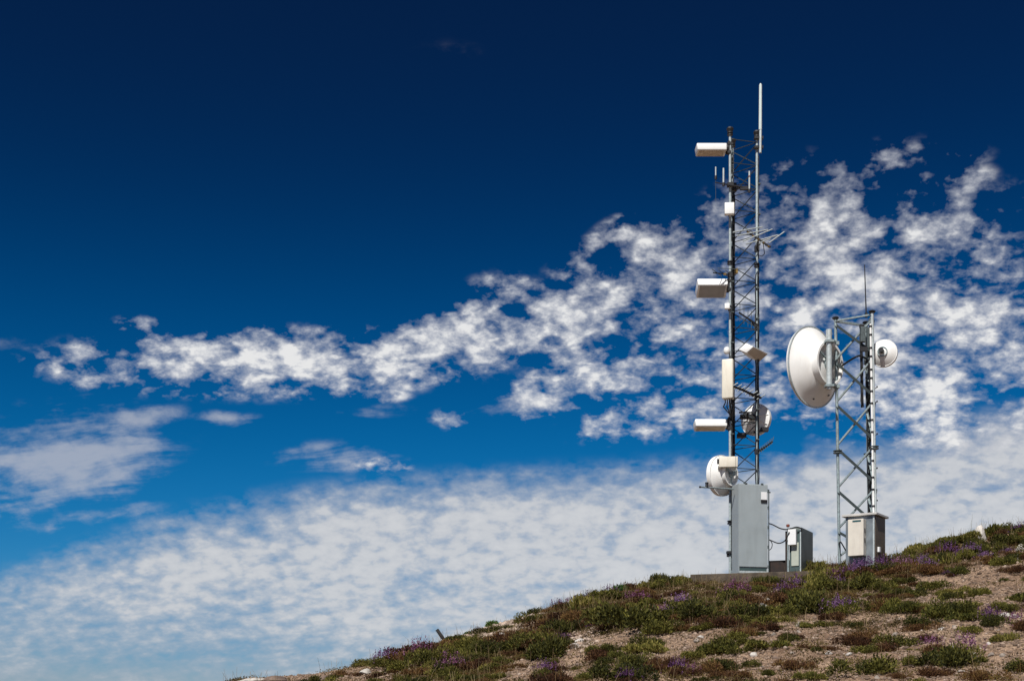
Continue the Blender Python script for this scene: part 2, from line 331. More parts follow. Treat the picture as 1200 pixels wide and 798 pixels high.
PL = [ # kind, column, row of base, width in photo px
 ('green',1142,699,30),('green',1075,733,32),('green',1047,757,38),('green',1114,701,22),('green',1175,662,28),('brown',1092,672,28),('ygreen',1120,673,28),('brown',1187,671,26),
 ('brown',1032,716,38),('brown',1085,717,26),('green',1115,720,42),('brown',1130,718,24),('purple',1161,733,28),('purple',1194,737,26),('ygreen',1135,742,30),('brown',1087,750,26),('ygreen',1175,752,26),
 ('green',1112,778,50),('purple',1092,766,26),('green',1020,790,60),('green',1195,786,32),('brown',1005,751,32),('green',925,751,24),('green',915,779,12),('ygreen',950,795,30),('green',1065,779,26),('green',960,763,18),
 ('brown',1055,794,20),('brown',1095,792,40),('brown',1150,796,34),('green',1171,713,20),('ygreen',1191,704,20),('ygreen',1090,691,32),('green',1060,697,26),('brown',975,726,28),('ygreen',1140,712,14),
 ('green',760,758,34),('green',735,735,70),('green',712,728,44),('ygreen',695,764,28),('green',710,780,26),('green',737,795,48),('purple',794,792,26),('purple',812,790,22),('green',845,762,38),('ygreen',812,771,26),
 ('green',845,785,38),('green',882,780,22),('green',869,765,20),('purple',637,794,26),('ygreen',675,784,12),('ygreen',686,796,26),('green',648,770,54),('green',622,760,40),('green',775,742,40),('green',815,726,54),
 ('purple',798,716,26),('purple',785,722,18),('purple',922,700,28),('purple',932,694,24),('green',870,724,44),('green',950,718,54),('green',930,706,40),('green',905,722,40),('brown',880,706,34),('green',985,712,36),
 ('green',1012,690,40),('green',955,690,36),('ygreen',975,676,40),('purple',980,690,20),('green',500,778,40),('green',470,786,34),('brown',505,764,40),('brown',480,774,36),('brown',530,760,34),('purple',500,779,16),
 ('purple',520,772,18),('green',560,772,44),('green',590,765,36),('brown',610,750,40),('brown',575,757,34),('brown',640,737,36),('green',660,742,36),('brown',400,792,22),('brown',420,791,16),('brown',545,784,30),('ygreen',575,786,26),
 ('green',1190,655,20),('green',1000,735,20),('ygreen',940,735,20),('ygreen',1150,775,22),('green',900,790,20),('brown',870,793,26),('ygreen',780,785,16),('brown',660,700+5,26)]
for k, x, y, w in PL:
    p = hit(x, y); plant(k, p, w*p.y/F*1.15, 1.0 if k != 'purple' else 1.15)
# the continuous band of heath below the crest
count = 0; tries = 0
pos = []
def mapv(px, py):
    cr = np.interp(px, [p[0] for p in RIDGE], [p[1] for p in RIDGE]); d = py-cr
    if px < 660: band = 1.0 if px > 445 else .25
    elif px < 940: band = 1.0 if d < 52 else .45
    elif px < 1060: band = 1.0 if d < 45 else .4
    else: band = 1.0 if d < 22 else (.38 if d > 40 else .5)
    return band*(1-.97*float(bare(px, py)))
while count < 680 and tries < 30000:
    tries += 1
    D = 14.5 + 14.9*random.random()**.6; px = random.uniform(330, 1400); X = (px-CX)/F*D; z = gz(X, D); py = HY-F*z/D
    if py > 806 or random.random() > mapv(px, py): continue
    if 800 < px < 945 and D > 28.55-(px-809)*.0057: continue
    if 495 < px < 530 and D > 27.6: continue
    if any((X-a)**2+(D-b_)**2 < .024 for a, b_ in pos): continue
    pos.append((X, D)); count += 1
    u = random.random(); zone = fbm(np.array(X*.8), np.array(D*.8), 2, 77)+.5
    kd = 'brown' if zone < .42 else ('green' if zone < .58 else 'ygreen')
    if u < .34: kd = random.choice(['green','brown','ygreen','brown'])
    if random.random() < .055: kd = 'purple'
    plant(kd, (X, D, z), random.choice((.2,.28,.34,.4,.5,.6))*random.uniform(.8,1.15), random.uniform(.5, 1.15))
def row(kind, xs, off, w, hs=1., dpt=28.9, label=None):
    for x in xs:
        X = (x-CX)/F*dpt; z = gz(X, dpt); plant(kind, (X, dpt+random.uniform(-.3,.1), z-.0), w*random.uniform(.8,1.25), hs)
row('purple', [655,668,692,716], 0, .42, .9)
row('purple', [985,997,1008,1020,1032,1056,1082,1110,1135], 0, .45, 1.1, 27.5)
row('purple', [1085,1150,1178], 0, .42, .8, 26.8)
row('brown', [470,483,650,662,690,720,745], 0, .38, .8)
row('ygreen', [760,775,790,940,952,1070,1105,1125,1140,1160,1175,1190], 0, .5, 1.0)
row('brown', [812,828,846,862], 0, .3, .8, 28.0)
def crest(kind, px, py, w, hs, label, D=28.9):
    X = (px-CX)/F*D; plant(kind, (X, D, gz(X, D)), w, hs, label)
crest('bgreen', 729, 690, .50, .85, 'bright green leafy bush on the crest left of the concrete slab')
crest('bgreen', 580, 735, .42, .75, 'bright green leafy weed on the crest above the pale scree')
crest('bgreen', 551, 742, .24, .7, 'small green weed on the crest just right of the leaning stake')
crest('brown', 562, 742, .32, 1.0, 'brown heather tuft on the crest between two green weeds')
crest('grass', 799, 682, .42, .85, 'yellow green grass clump at the left end of the concrete slab')
crest('grass', 716, 694, .36, .8, 'thin dry grass clump beside the green bush on the crest')
crest('grass', 1078, 645, .6, .95, 'wide yellow green grass clump on the crest right of the brown cabinet')
crest('grass', 1092, 640, .5, .9, 'second grass clump on the crest right of the brown cabinet')
crest('grass', 1168, 622, .7, .75, 'yellow green grass clump on the crest right of the white rock')
crest('bgreen', 1180, 620, .5, .7, 'green leafy clump on the crest at the right edge')
crest('grass', 1122, 630, .5, .7, 'grass clump on the crest left of the white rock')

# small ground cover and dry grass, uncountable: one object each
def scatter(n, accept, lo=14.0, hi=29.3, xr=(260,1420)):
    D = lo+(hi-lo)*rng.random(n)**.75; px = rng.uniform(xr[0], xr[1], n); X = (px-CX)/F*D; z = hz(X, D); py = HY-F*z/D
    k = rng.random(n) < accept(px, py, X, D); k &= ~((px > 803) & (px < 935) & (D > 28.70-(px-809)*.0057)); return X[k], D[k], z[k]
def veg_acc(px, py, X, D):
    cr = np.interp(px, [p[0] for p in RIDGE], [p[1] for p in RIDGE]); d = py-cr
    band = np.where(px < 660, 1., np.where(px < 1060, np.where(d < 48, 1., .42), np.where(d < 24, 1., .26)))
    band = np.where(px < 450, .3, band)
    return band*(1-.93*bare(px, py))*np.clip((fbm(X*1.6, D*1.6, 3, 40)+.5)*2.2-.45, .12, 1)
def sprigs(X, Y, Z, per, spread, hh, ls):
    n = len(X)*per; k = np.repeat(np.arange(len(X)), per)
    c = np.stack([X[k]+rng.normal(0, spread, n), Y[k]+rng.normal(0, spread, n), np.zeros(n)], 1)
    c[:,2] = hz(c[:,0], c[:,1]) + rng.uniform(-.005, hh, n)
    ax = rng.normal(size=(n,3))*.7 + np.array([0,0,.7]); ax /= np.linalg.norm(ax, axis=1)[:,None]
    q = np.cross(ax, rng.normal(size=(n,3))); q /= np.linalg.norm(q, axis=1)[:,None]
    L_ = (ls*rng.uniform(.6,1.6,n))[:,None]
    V = np.stack([c, c+ax*L_*.5+q*L_*.25, c+ax*L_, c+ax*L_*.5-q*L_*.25], 1).reshape(-1,3)
    ti = np.clip((fbm(c[:,0]*1.3, c[:,1]*1.3, 3, 61)+.5)*.9 + rng.normal(0, .16, n), 0, 1)
    return V, np.arange(4*n).reshape(n,4), ti
X, Y, Z = scatter(54000, veg_acc)
o = bpy.data.objects.new('ground_cover', lm('ground_cover', sprigs(X, Y, Z, 16, .05, .05, .026), M['cover'])); COL.objects.link(o)
o['kind'] = 'stuff'; o['label'] = 'low mixed heath and moss creeping over the gravel slope'; o['category'] = 'ground cover'
# dry grass stems
X, Y, Z = scatter(15000, lambda px, py, X, D: veg_acc(px, py, X, D)*np.where(D > 27.5, 1., .35), 15, 29.6)
n = len(X); a = rng.uniform(0, 6.28, n); H = rng.uniform(.06, .34, n); ln = rng.normal(0, .3, n)
c = np.stack([X, Y, Z-.01], 1); sd = np.stack([np.full(n, .0022), np.zeros(n), np.zeros(n)], 1); dr = np.stack([np.cos(a), np.sin(a), np.zeros(n)], 1)
tp = c + dr*(ln*H)[:,None]; tp[:,2] += H; md = c+dr*(ln*H*.3)[:,None]; md[:,2] += H*.5
V = np.stack([c-sd, c+sd, md+sd, tp+sd*.7, tp-sd*.7, md-sd], 1).reshape(-1,3)
o = bpy.data.objects.new('dry_grass', arr_mesh('dry_grass', V, np.arange(6*n).reshape(n,6), M['dry'], rng.uniform(0,1,n))); COL.objects.link(o)
o['kind'] = 'stuff'; o['label'] = 'thin dry grass stems standing among the heath'; o['category'] = 'dry grass'
# loose gravel
def stones(X, Y, smin, smax, seed):
    r = np.random.default_rng(seed); n = len(X)
    bm = bmesh.new(); bmesh.ops.create_icosphere(bm, subdivisions=1, radius=1); bv = np.array([v.co[:] for v in bm.verts]); bf = np.array([[v.index for v in f.verts] for f in bm.faces]); bm.free()
    s = smin+(smax-smin)*r.random(n)**2.8; sc = s[:,None]*r.uniform(.5, 1.3, (n,3))*np.array([1,1,.7])
    V = bv[None]*sc[:,None]*(1+r.normal(0,.16,(n,len(bv),1)))
    a = r.uniform(0,6.28,n); ca, sa = np.cos(a)[:,None], np.sin(a)[:,None]
    V = np.stack([V[...,0]*ca-V[...,1]*sa, V[...,0]*sa+V[...,1]*ca, V[...,2]], -1)
    V += np.stack([X, Y, hz(X, Y)+s*.2], 1)[:,None]
    Fc = (bf[None]+np.arange(n)[:,None,None]*len(bv)).reshape(-1,3)
    return V.reshape(-1,3), Fc, np.repeat(np.clip(r.beta(2, 2.6, n), 0, 1), len(bf))
X, Y, Z = scatter(100000, lambda px, py, X, D: np.clip(.2+bare(px, py), 0, 1)*.8, 13.5, 29.3)
o = bpy.data.objects.new('gravel', lm('gravel', stones(X, Y, .006, .038, 5), M['stone'])); COL.objects.link(o)
o['kind'] = 'stuff'; o['label'] = 'loose tan and pink gravel lying on the bare slope'; o['category'] = 'gravel'
X, Y, Z = scatter(90000, lambda px, py, X, D: np.exp(-((px-592)/52)**4-((py-(735-(px-595)*.36))/8)**2)+np.exp(-((px-680)/14)**2-((py-750)/12)**2)*.12, 20, 29.5, (500,720))
o = bpy.data.objects.new('scree', lm('scree', stones(X, Y, .012, .055, 6), mat('pale_scree_stone', (.50,.38,.30), .9, 0, .35, 9, bump=.4, bscale=20))); COL.objects.link(o)
o['kind'] = 'stuff'; o['label'] = 'pale pinkish scree of broken stones along the crest'; o['category'] = 'scree'

# rocks
def rock(px, py, w, h, m, label, seed, D=None, d=None, sharp=1., name='rock'):
    p = hit(px, py) if D is None else Vector(((px-CX)/F*D, D, gz((px-CX)/F*D, D)))
    s = p.y/F; W = w*s; Hh = h*s; r = np.random.default_rng(seed)
    bm = bmesh.new(); bmesh.ops.create_icosphere(bm, subdivisions=3, radius=1)
    pl = r.normal(size=(9,3)); pl /= np.linalg.norm(pl, axis=1)[:,None]; off = r.uniform(.5, .85, 9)
    for v in bm.verts:
        c = np.array(v.co)
        for q, f_ in zip(pl, off):
            dd = c@q
            if dd > f_: c = c-q*(dd-f_)
        c *= 1+r.normal(0,.02)
        tpr = 1-.45*sharp*max(c[2],0)
        v.co = (c[0]*W*.62*tpr, c[1]*(d or W)*.6*tpr, c[2]*Hh*1.25)
    me = bpy.data.meshes.new(name); bm.to_mesh(me); bm.free(); me.materials.append(m)
    o = bpy.data.objects.new(name, me); COL.objects.link(o); o.location = p; tag(o, label, 'rock'); return o
rock(1148, 624, 17, 16, M['rockw'], 'white pointed rock standing on the crest near the right edge', 3, D=28.7, sharp=1.2)
rock(1186, 634, 16, 6, mat('tan_rock', (.36,.22,.13), .9, 0, .2, 6, bump=.6, bscale=14), 'tan flattish rock on the crest at the far right', 4, D=28.2)
rock(1180, 722, 26, 5, M['rock'], 'pale flat stone among plants on the right of the slope', 8)
rock(1104, 738, 8, 3, M['rockw'], 'small white stone beside the green cushion shrub on the right slope', 9)
rock(680, 752, 14, 3, M['rockw'], 'white stone on the bare strip of the left slope', 10)
rock(667, 751, 8, 2, M['rockw'], 'small white stone left of the white one on the left slope', 11)
rock(674, 758, 14, 4, M['rock'], 'pale flat stone below the white stones on the left slope', 12)
rock(903, 705, 18, 4, M['rockw'], 'pale rock under the concrete slab beside purple flowers', 13)
rock(893, 711, 14, 5, M['rock'], 'smaller pale rock just below the slab', 14)
rock(302, 797, 58, 3.2, M['rock'], 'long flat pale rock lying on the crest at bottom left', 15, D=28.6, d=.5, sharp=.4)
rock(324, 798, 26, 5, M['rockb'], 'dark brown rock at the right end of the long flat rock', 16, D=28.4, sharp=.5)
rock(1197, 644, 12, 6, M['rock'], 'greyish pink boulder at the right edge under the crest', 17)
rock(1192, 655, 10, 5, M['rock'], 'lower greyish boulder at the right edge of the slope', 18)
rock(590, 744, 16, 4, M['rock'], 'pale slab lying on the scree near the crest', 19)
rock(430, 789, 18, 5, M['rock'], 'pale stone on the low left end of the crest', 20)
rock(380, 797, 22, 5, M['rockb'], 'brown stone on the low crest near the bottom left', 21)
for k in range(46):
    for _ in range(60):
        px, py = random.uniform(640,1198), random.uniform(690,796)
        if float(bare(px, py)) > .45: break
    p_ = random.uniform(4, 10); r_ = rock(px, py, p_, p_*random.uniform(.3,.55), M[random.choice(['rockb','rockg','rockg','rock'])], 'small half buried stone lying on the bare gravel slope', 100+k, sharp=random.uniform(.2,.9), name='stone')
    r_.rotation_euler = (0,0,random.uniform(0,6.28)); r_['group'] = 'half buried stones on the slope'; r_['category'] = 'stone'
# leaning wooden stake
b0 = P(524,760,28.9); b0.z = gz(b0.x, b0.y)-.06; t0 = P(512,737,28.9)
mb = MB().tube(b0, t0, .036, 8, .034); tag(mb.obj('wooden_stake', M['wood'], b0), 'dark weathered wooden stake leaning left on the crest', 'stake')

# ------------------------------------------------------------------ concrete slab
YAW = -math.radians(16)
pl_ = P(809,675,28.75); ux = rotz(YAW)@Vector((1,0,0)); uy = rotz(YAW)@Vector((0,1,0))
po = Vector((pl_.x, pl_.y, PADZ-.55)); PW, PD = 2.45, 2.9
mb = MB().box(po, ux*PW, uy*PD, Vector((0,0,.55)))
tag(mb.obj('concrete_slab', M['conc'], po, bevel=.012), 'weathered brown concrete slab under the tall tower and its cabinets', 'slab')

# ------------------------------------------------------------------ tall lattice tower
S = .6; phi = math.radians(16.3)
Lg = Vector(((855.6-CX)/F*29, 29, 0)); Rg = Lg+Vector((S*math.cos(phi), S*math.sin(phi), 0)); Mg = Lg+Vector((S*math.cos(phi+math.pi/3), S*math.sin(phi+math.pi/3), 0))
ctr = (Lg+Rg+Mg)/3
ZT = (HY-157)/F*29; ZB = PADZ
T = Thing('lattice_tower', 'tall slim three-legged lattice tower crowded with antennas standing on a concrete slab', 'tower', Vector((ctr.x, ctr.y, ZB)))
zf = [(HY-y)/F*29 for y in (157, 308, 460, 612)]
for g0 in (Lg, Mg, Rg):
    lg = T.part('leg', MB().tube(g0+Vector((0,0,ZB)), g0+Vector((0,0,ZT)), .027, 10), M['legs'], smooth=True)
    for z in zf: T.part('flange', MB().lathe(g0+Vector((0,0,z-.03)), Vector((0,0,1)), [(0,0),(.058,0),(.058,.022),(.042,.022),(.042,.045),(.058,.045),(.058,.07),(0,.07)], 10), M['dark'], parent=lg)
    T.part('base_plate', MB().cbox(g0+Vector((0,0,ZB+.012)), (.16,.16,.02)), M['galvd'], parent=lg)
    T.part('leg_cap', MB().lathe(g0+Vector((0,0,ZT+.04)), Vector((0,0,1)), [(0,0),(.05,0),(.075,.06),(.06,.09),(0,.1)], 10), M['dark'], parent=lg)
bay = .4784; zz = ZT-.10
while zz-bay > ZB+.1:
    mb = MB()
    for a, b_ in ((Lg,Rg),(Rg,Mg),(Mg,Lg)):
        mb.tube(a+Vector((0,0,zz)), b_+Vector((0,0,zz)), .009, 5)
        if a is not Lg: mb.tube(a+Vector((0,0,zz-.03)), b_+Vector((0,0,zz-bay+.03)), .0105, 5); mb.tube(b_+Vector((0,0,zz-.03)), a+Vector((0,0,zz-bay+.03)), .0105, 5)
    T.part('bracing', mb, M['brace']); zz -= bay

# cables running down the tower
def wob(pts, amp, n=26):
    out = []; 
    for i in range(n+1):
        f_ = i/n*(len(pts)-1); k = min(int(f_), len(pts)-2); q = pts[k].lerp(pts[k+1], f_-k); out.append(q+Vector((random.uniform(-amp,amp), random.uniform(-amp,amp), 0)))
    return out
def bundle(g0, y0, y1, offs, label, r=.011):
    z0 = (HY-y0)/F*29; z1 = max((HY-y1)/F*29, ZB+.02); o0 = g0+Vector((0,0,z1)); mb = MB(); ties = MB()
    for ox, oy in offs: mb.path(wob([g0+Vector((ox,oy,z0-random.uniform(0,.3))), g0+Vector((ox,oy,z1))], .006, 34), r, 6)
    th = Thing('cable_bundle', label, 'cables', o0); th.part('cable', mb, M['black'], smooth=True)
    cx = g0+Vector((sum(q[0] for q in offs)/len(offs), sum(q[1] for q in offs)/len(offs), 0)); z = z1+.3
    while z < z0-.35: ties.cbox(cx+Vector((0,0,z)), (.07,.07,.018)); z += .62
    if ties.v: th.part('cable_tie', ties, M['galvd'])
bundle(Mg, 212, 569, [(-.008,-.04),(.018,-.035),(.034,-.02)], 'thick black cable bundle down the middle leg of the tall tower', .013)
bundle(Lg, 288, 668, [(.042,.01),(.040,-.018)], 'black cables down the left leg of the tall tower', .010)
bundle(Lg, 176, 204, [(.045,-.02),(.035,-.03)], 'short black cables behind the topmost white box antenna', .013)
bundle(Rg, 178, 300, [(.040,.01)], 'single black cable from the tall whip down the right leg', .009)
bundle(Rg, 303, 566, [(.04,.01),(-.03,-.035),(.01,-.045)], 'black cables down the lower half of the right leg', .011)

# ------------------------------------------------------------------ box radome antennas
def horn(px0, px1, py, D, hh, dd, tilt, label, yaw=0., slope=0.):
    a = P(px0, py, D); b_ = P(px1, py, D); W = (b_-a).length; c = Vector((b_.x, D, a.z))
    R = rotz(yaw)@Matrix.Rotation(slope,3,'Y')@rotx(tilt)
    # corner o: front bottom right at the mount; body extends left
    th = Thing('panel_antenna', label, 'antenna', c); ex = R@Vector((-1,0,0)); ey = R@Vector((0,1,0)); ez = R@Vector((0,0,1))
    tp = .05
    bot = [c, c+ex*(W-.02), c+ex*(W-.02)+ey*dd, c+ey*dd]; top = [c+ez*hh, c+ex*W+ez*hh, c+ex*W+ey*dd+ez*hh, c+ey*dd+ez*hh]
    body = th.part('radome', MB().hexa(bot+top), M['white'], bevel=.022, seg=3, smooth=True)
    ap = c+ex*.045+ey*.02-ez*.004
    th.part('aperture_cover', MB().box(ap, ex*(W-.10), ey*(dd-.045), ez*.01), M['grey_ap'] if tilt < -.2 or tilt > .2 else M['whiteu'], bevel=.003, seg=1)  # low-tilt boxes take the tan with shade painted in
    q = c+ey*dd*.4+ez*hh*.5
    th.part('end_plate', MB().lathe(q-ex*.004, -ex, [(0,0),(.11,0),(.11,.03),(0,.03)], 14), M['dark'])
    g1 = Vector((Lg.x-.015, Lg.y, q.z)); th.part('mounting_arm', MB().tube(q-ex*.02, g1, .022, 8).cbox(g1+Vector((0,0,.09)),(.08,.08,.05)).cbox(g1-Vector((0,0,.09)),(.08,.08,.05)).cbox(g1,(.05,.05,.28)), M['dark'])
    return th
horn(816.5,852,175.5,28.92,.145,.34,-math.radians(1),'topmost white box antenna jutting left from the tall tower')
horn(817.5,853.5,333.5,28.95,.17,.40,-math.radians(25),'large white box antenna with a grey underside, midway up the tall tower')
horn(814.5,852.5,499,28.92,.155,.34,-math.radians(7),'lowest white box antenna jutting left from the tall tower')
# box antenna pointing towards the right
Dd = P(874.7,413.3,28.55); a = Vector((.38,.74,.0)); w_ = Vector((.135,-.055,.115)); t_ = Vector((-.15,.06,.085))
th = Thing('panel_antenna', 'white box antenna with its underside tinted brown for shade, turned end-on across the tall tower right leg', 'antenna', Dd)
far = 1.35
c8 = [Dd, Dd+w_, Dd+w_+t_, Dd+t_, Dd+a, Dd+a+w_*far, Dd+a+(w_+t_)*far, Dd+a+t_*far]
th.part('radome', MB().hexa(c8), M['white'], bevel=.015, seg=2, smooth=True)
nrm = a.cross(w_).normalized(); nrm = nrm if nrm.dot(t_) < 0 else -nrm
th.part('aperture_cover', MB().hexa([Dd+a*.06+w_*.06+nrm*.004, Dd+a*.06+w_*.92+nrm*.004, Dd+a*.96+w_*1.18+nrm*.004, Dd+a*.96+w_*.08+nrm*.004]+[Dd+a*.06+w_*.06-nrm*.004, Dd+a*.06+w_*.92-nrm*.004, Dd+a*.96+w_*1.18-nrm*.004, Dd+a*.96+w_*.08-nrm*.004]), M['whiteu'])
bk = Dd+a+(w_+t_)*.64
th.part('connector', MB().tube(bk, bk+a.normalized()*.08, .05, 10), M['dark'])
th.part('mounting_arm', MB().tube(bk+a.normalized()*.03, Vector((Rg.x, Rg.y, bk.z-.02)), .025, 8).cbox(Vector((Rg.x,Rg.y,bk.z-.02)), (.08,.08,.16)), M['dark'])

# upright cream panel antenna
def upbox(px0, px1, py0, py1, D, depth, yaw, m, label, name='panel_antenna', cat='antenna', bev=.02, leg=Lg, extra=None):
    a = P(px0, py1, D); W = (px1-px0)/F*D; H = (py1-py0)/F*D; R = rotz(yaw); c = Vector((a.x, D, a.z))
    th = Thing(name, label, cat, c); th.part('housing', MB().box(c, R@Vector((W,0,0)), R@Vector((0,depth,0)), Vector((0,0,H))), m, bevel=bev, seg=3, smooth=True)
    mid = c+R@Vector((W/2, depth*.8, 0)); mb = MB()
    for f_ in (.2, .8):
        q = mid+Vector((0,0,H*f_)); g1 = Vector((leg.x, leg.y, q.z)); mb.bar(q, g1+Vector((0,0,.001)), .03, .03); mb.cbox(g1, (.07,.07,.04))
    th.part('bracket', mb, M['dark']); return th, c, R, W, H
th, c, R, W, H = upbox(845.6, 859, 420.5, 467, 28.62, .17, -math.radians(20), M['cream'], 'tall upright cream panel antenna on the left leg of the tall tower', bev=.028)
for i in range(4):
    q = c+R@Vector((W*(.25+.18*i), .08, 0)); th.part('connector_cable', MB().path([q, q+Vector((.005,0,-.06)), q+Vector((.03*(i-1),.05,-.14)), Vector((Lg.x+.03, Lg.y-.03, q.z-.28-.03*i))], .012, 6), M['black'], smooth=True)
upbox(849.3, 860.5, 237, 250.5, 28.8, .12, -math.radians(6), M['white'], 'square white radio box near the top of the tall tower', 'radio_box', 'radio box', .012)
upbox(849.2, 855.2, 355, 361.5, 28.84, .09, -math.radians(10), M['white'], 'tiny white box just below the large white box antenna', 'radio_box', 'radio box', .012)
q0 = P(851.8, 410.4, 28.86); th = Thing('camera_dome', 'small rounded white dome on the left leg above the cream panel', 'dome', q0)
th.part('dome', MB().lathe(q0-Vector((0,0,.07)), Vector((0,0,1)), [(0,0),(.04,.004),(.062,.03),(.066,.07),(.06,.115),(.035,.135),(0,.14)], 20), M['white'], smooth=True)
th.part('bracket', MB().bar(q0+Vector((.03,.03,0)), Vector((Lg.x,Lg.y,q0.z+.001)), .03, .03), M['dark'])

# ------------------------------------------------------------------ dishes (seen from behind)
def dish(c, face, r, depth, label, ringr=.42, name='dish_antenna', ribs=0, ring=True, shroud=.06, leg=None, plain=False, m='dish'):
    face = face.normalized(); bk = -face; th = Thing(name, label, 'dish antenna', c)
    prof = [(r*1.0, -shroud), (r*1.015, -shroud*.6), (r*1.015, .0), (r*.985, .012)]
    for i in range(1, 13):
        u = 1-i/12*.93; prof.append((r*.97*u, .012+depth*(1-u*u)))
    inner = [(max(p_[0]-.02, .0), p_[1]-.025) for p_ in prof[::-1][:-3]] + [(r*.975,-shroud)]
    rf = th.part('reflector', MB().lathe(c, bk, prof+[(0, depth*1.0+.012),(0, depth-.01)]+inner, 56, True), M[m], smooth=True)
    hub = c+bk*depth
    if ring:
        rr = r*ringr; d0 = depth*(1-ringr**2)*.9-.02; d1 = depth*1.18
        th.part('back_ring', MB().lathe(c, bk, [(rr,d0),(rr*1.04,d1),(rr*.93,d1),(rr*.9,d0)], 40, True), M[m], smooth=True)
        x, y, z = frame(bk); sm = MB()
        for k in range(3):
            t = math.pi*2*k/3+.5; e1 = c+x*math.cos(t)*rr*.92+y*math.sin(t)*rr*.92+bk*d1*.93; sm.bar(e1, hub+bk*.06, .035, .02)
        th.part('ring_strut', sm, M['galv'])
    th.part('feed_hub', MB().lathe(hub, bk, [(.0,-.02),(r*.16,-.02),(r*.16,.05),(r*.10,.08),(r*.10,.11),(0,.11)], 20), M['galv'])
    rg = M['galvl'] if plain is False else M['white']
    th.part('rim', MB().lathe(c, bk, [(r*1.0,-.012),(r*1.03,-.012),(r*1.03,.014),(r*1.0,.014)], 56, True), rg, smooth=True)
    if ribs:
        x, y, z = frame(bk)
        for k in range(ribs):
            t = math.pi*2*k/ribs+.2; pts = []
            for i in range(7):
                u = 1-i/6*.75; pts.append(c+(x*math.cos(t)+y*math.sin(t))*r*.97*u+bk*(.02+depth*(1-u*u)))
            th.part('rib', MB().path(pts, .012, 5), M['white'])
    return th, hub, bk
# big dish on the short tower
DB = 28.75
bc = P(953.0, 430, DB+.12)
th, hub, bk = dish(bc, Vector((-.66,.75,0)), .80, .36, 'very large white dish seen from behind on the left of the short tower', .53)
pp = P(971.5, 386, 28.35); pb = P(971.8, 456, 28.35)
pp = Vector((pp.x, 28.35, pp.z)); pb = Vector((pb.x, 28.35, pb.z))
th.part('mounting_pipe', MB().tube(pb, pp, .058, 14), M['galvl'], smooth=True)
for z in (hub.z+.12, hub.z-.12): th.part('pipe_clamp', MB().bar(Vector((hub.x, hub.y, z))+bk*.08, Vector((pp.x, pp.y, z+.001)), .05, .06), M['galv'])
stiff = MB()
for yy, ang in ((400,1), (452,-1)):
    e0 = Vector((pp.x, pp.y, (HY-yy)/F*28.35)); stiff.cbox(e0, (.17,.17,.045))
th.part('pipe_collar', stiff, M['galv'])
for (dx, dz) in ((-.42,.50),(-.32,-.55),(.12,-.68)):
    x, y, z = frame(bk); rr_ = math.hypot(dx, dz); q = bc + x*(-dx) + y*dz + bk*(.02+.36*(1-(rr_/.78)**2)); th.part('drain_plug', MB().lathe(q, bk, [(0,-.01),(.014,-.01),(.014,.02),(0,.02)], 8), M['dark'])

# small dish on the right of the short tower
sc = P(1035.5, 413.5, 28.5)
th2, hub2, bk2 = dish(sc, Vector((.42,.9,-.02)), .265, .12, 'small white dish seen from behind at the upper right of the short tower', .4, ring=False, shroud=.10, plain=True)
th2.part('hub_plate', MB().lathe(hub2, bk2, [(0,-.02),(.10,-.02),(.10,.02),(.085,.02),(.085,.0),(0,.0)], 24), M['galv'])
th2.part('radio_unit', MB().lathe(hub2+bk2*.06, bk2, [(0,0),(.045,0),(.045,.10),(0,.10)], 14), M['black'])

# dishes on the tall tower
c3 = P(846.3, 557, 28.95)
th3, hub3, bk3 = dish(c3, Vector((-.70,.72,0)), .405, .20, 'white dish seen from behind at the lower left of the tall tower', .55, shroud=.09, plain=True)
th3.part('mounting_pipe', MB().bar(hub3+bk3*.05, Vector((Lg.x, Lg.y, hub3.z+.001)), .06, .06), M['dark'])
c4 = P(885.5, 491.5, 29.75)
th4, hub4, bk4 = dish(c4, Vector((.62,.78,-.05)), .325, .16, 'white ribbed dish behind the right leg of the tall tower', .5, ribs=10, ring=False, shroud=.09, plain=True, m='white')
th4.part('mounting_frame', MB().cbox(P(876,488,29.5), (.30,.12,.09)).bar(P(866,483,29.3), P(888,483,29.25), .03,.03).bar(P(876,483,29.28), P(876,490,29.5), .04,.04), M['dark'])
th4.part('support_bracket', MB().cbox(P(869,510,29.4), (.17,.2,.08)).bar(P(864,510,29.4), P(894,504,29.35), .045,.045), M['dark'])
th4.part('side_bracket', MB().cbox(P(896,503,29.5), (.15,.14,.08)), M['dark'])
# cream radio unit in front of the lower left dish
th, c, R, W, H = upbox(842.8, 864.5, 534.5, 546.8, 28.55, .16, -math.radians(4), M['cream'], 'horizontal cream radio unit in front of the lower left dish', 'radio_unit', 'radio unit', .008)
th.part('cover_seam', MB().box(c+R@Vector((W-.045,-.004,-.004)), R@Vector((.006,0,0)), R@Vector((0,.17,0)), Vector((0,0,H+.008))), M['dark'])
th.part('connector', MB().cbox(c+R@Vector((-.02,.04,H*.55)), (.035,.04,.10)), M['dark'])
# side arm with small sensor
a0 = P(820.5, 570.2, 28.25); a1 = P(859.5, 572.8, 28.6)
th = Thing('side_arm', 'thin horizontal metal arm with a small sensor, sticking out left above the grey cabinet', 'arm', a1)
th.part('arm', MB().tube(a0, a1, .016, 8), M['galv']); q = a0.lerp(a1, .2)
th.part('sensor', MB().lathe(q+Vector((0,0,.015)), Vector((0,0,1)), [(0,0),(.035,0),(.028,.05),(.034,.055),(.034,.085),(0,.09)], 12), M['dark'])
th.part('end_cap', MB().tube(a0-Vector((.02,0,0)), a0+Vector((.02,0,0)), .02, 8), M['dark'])
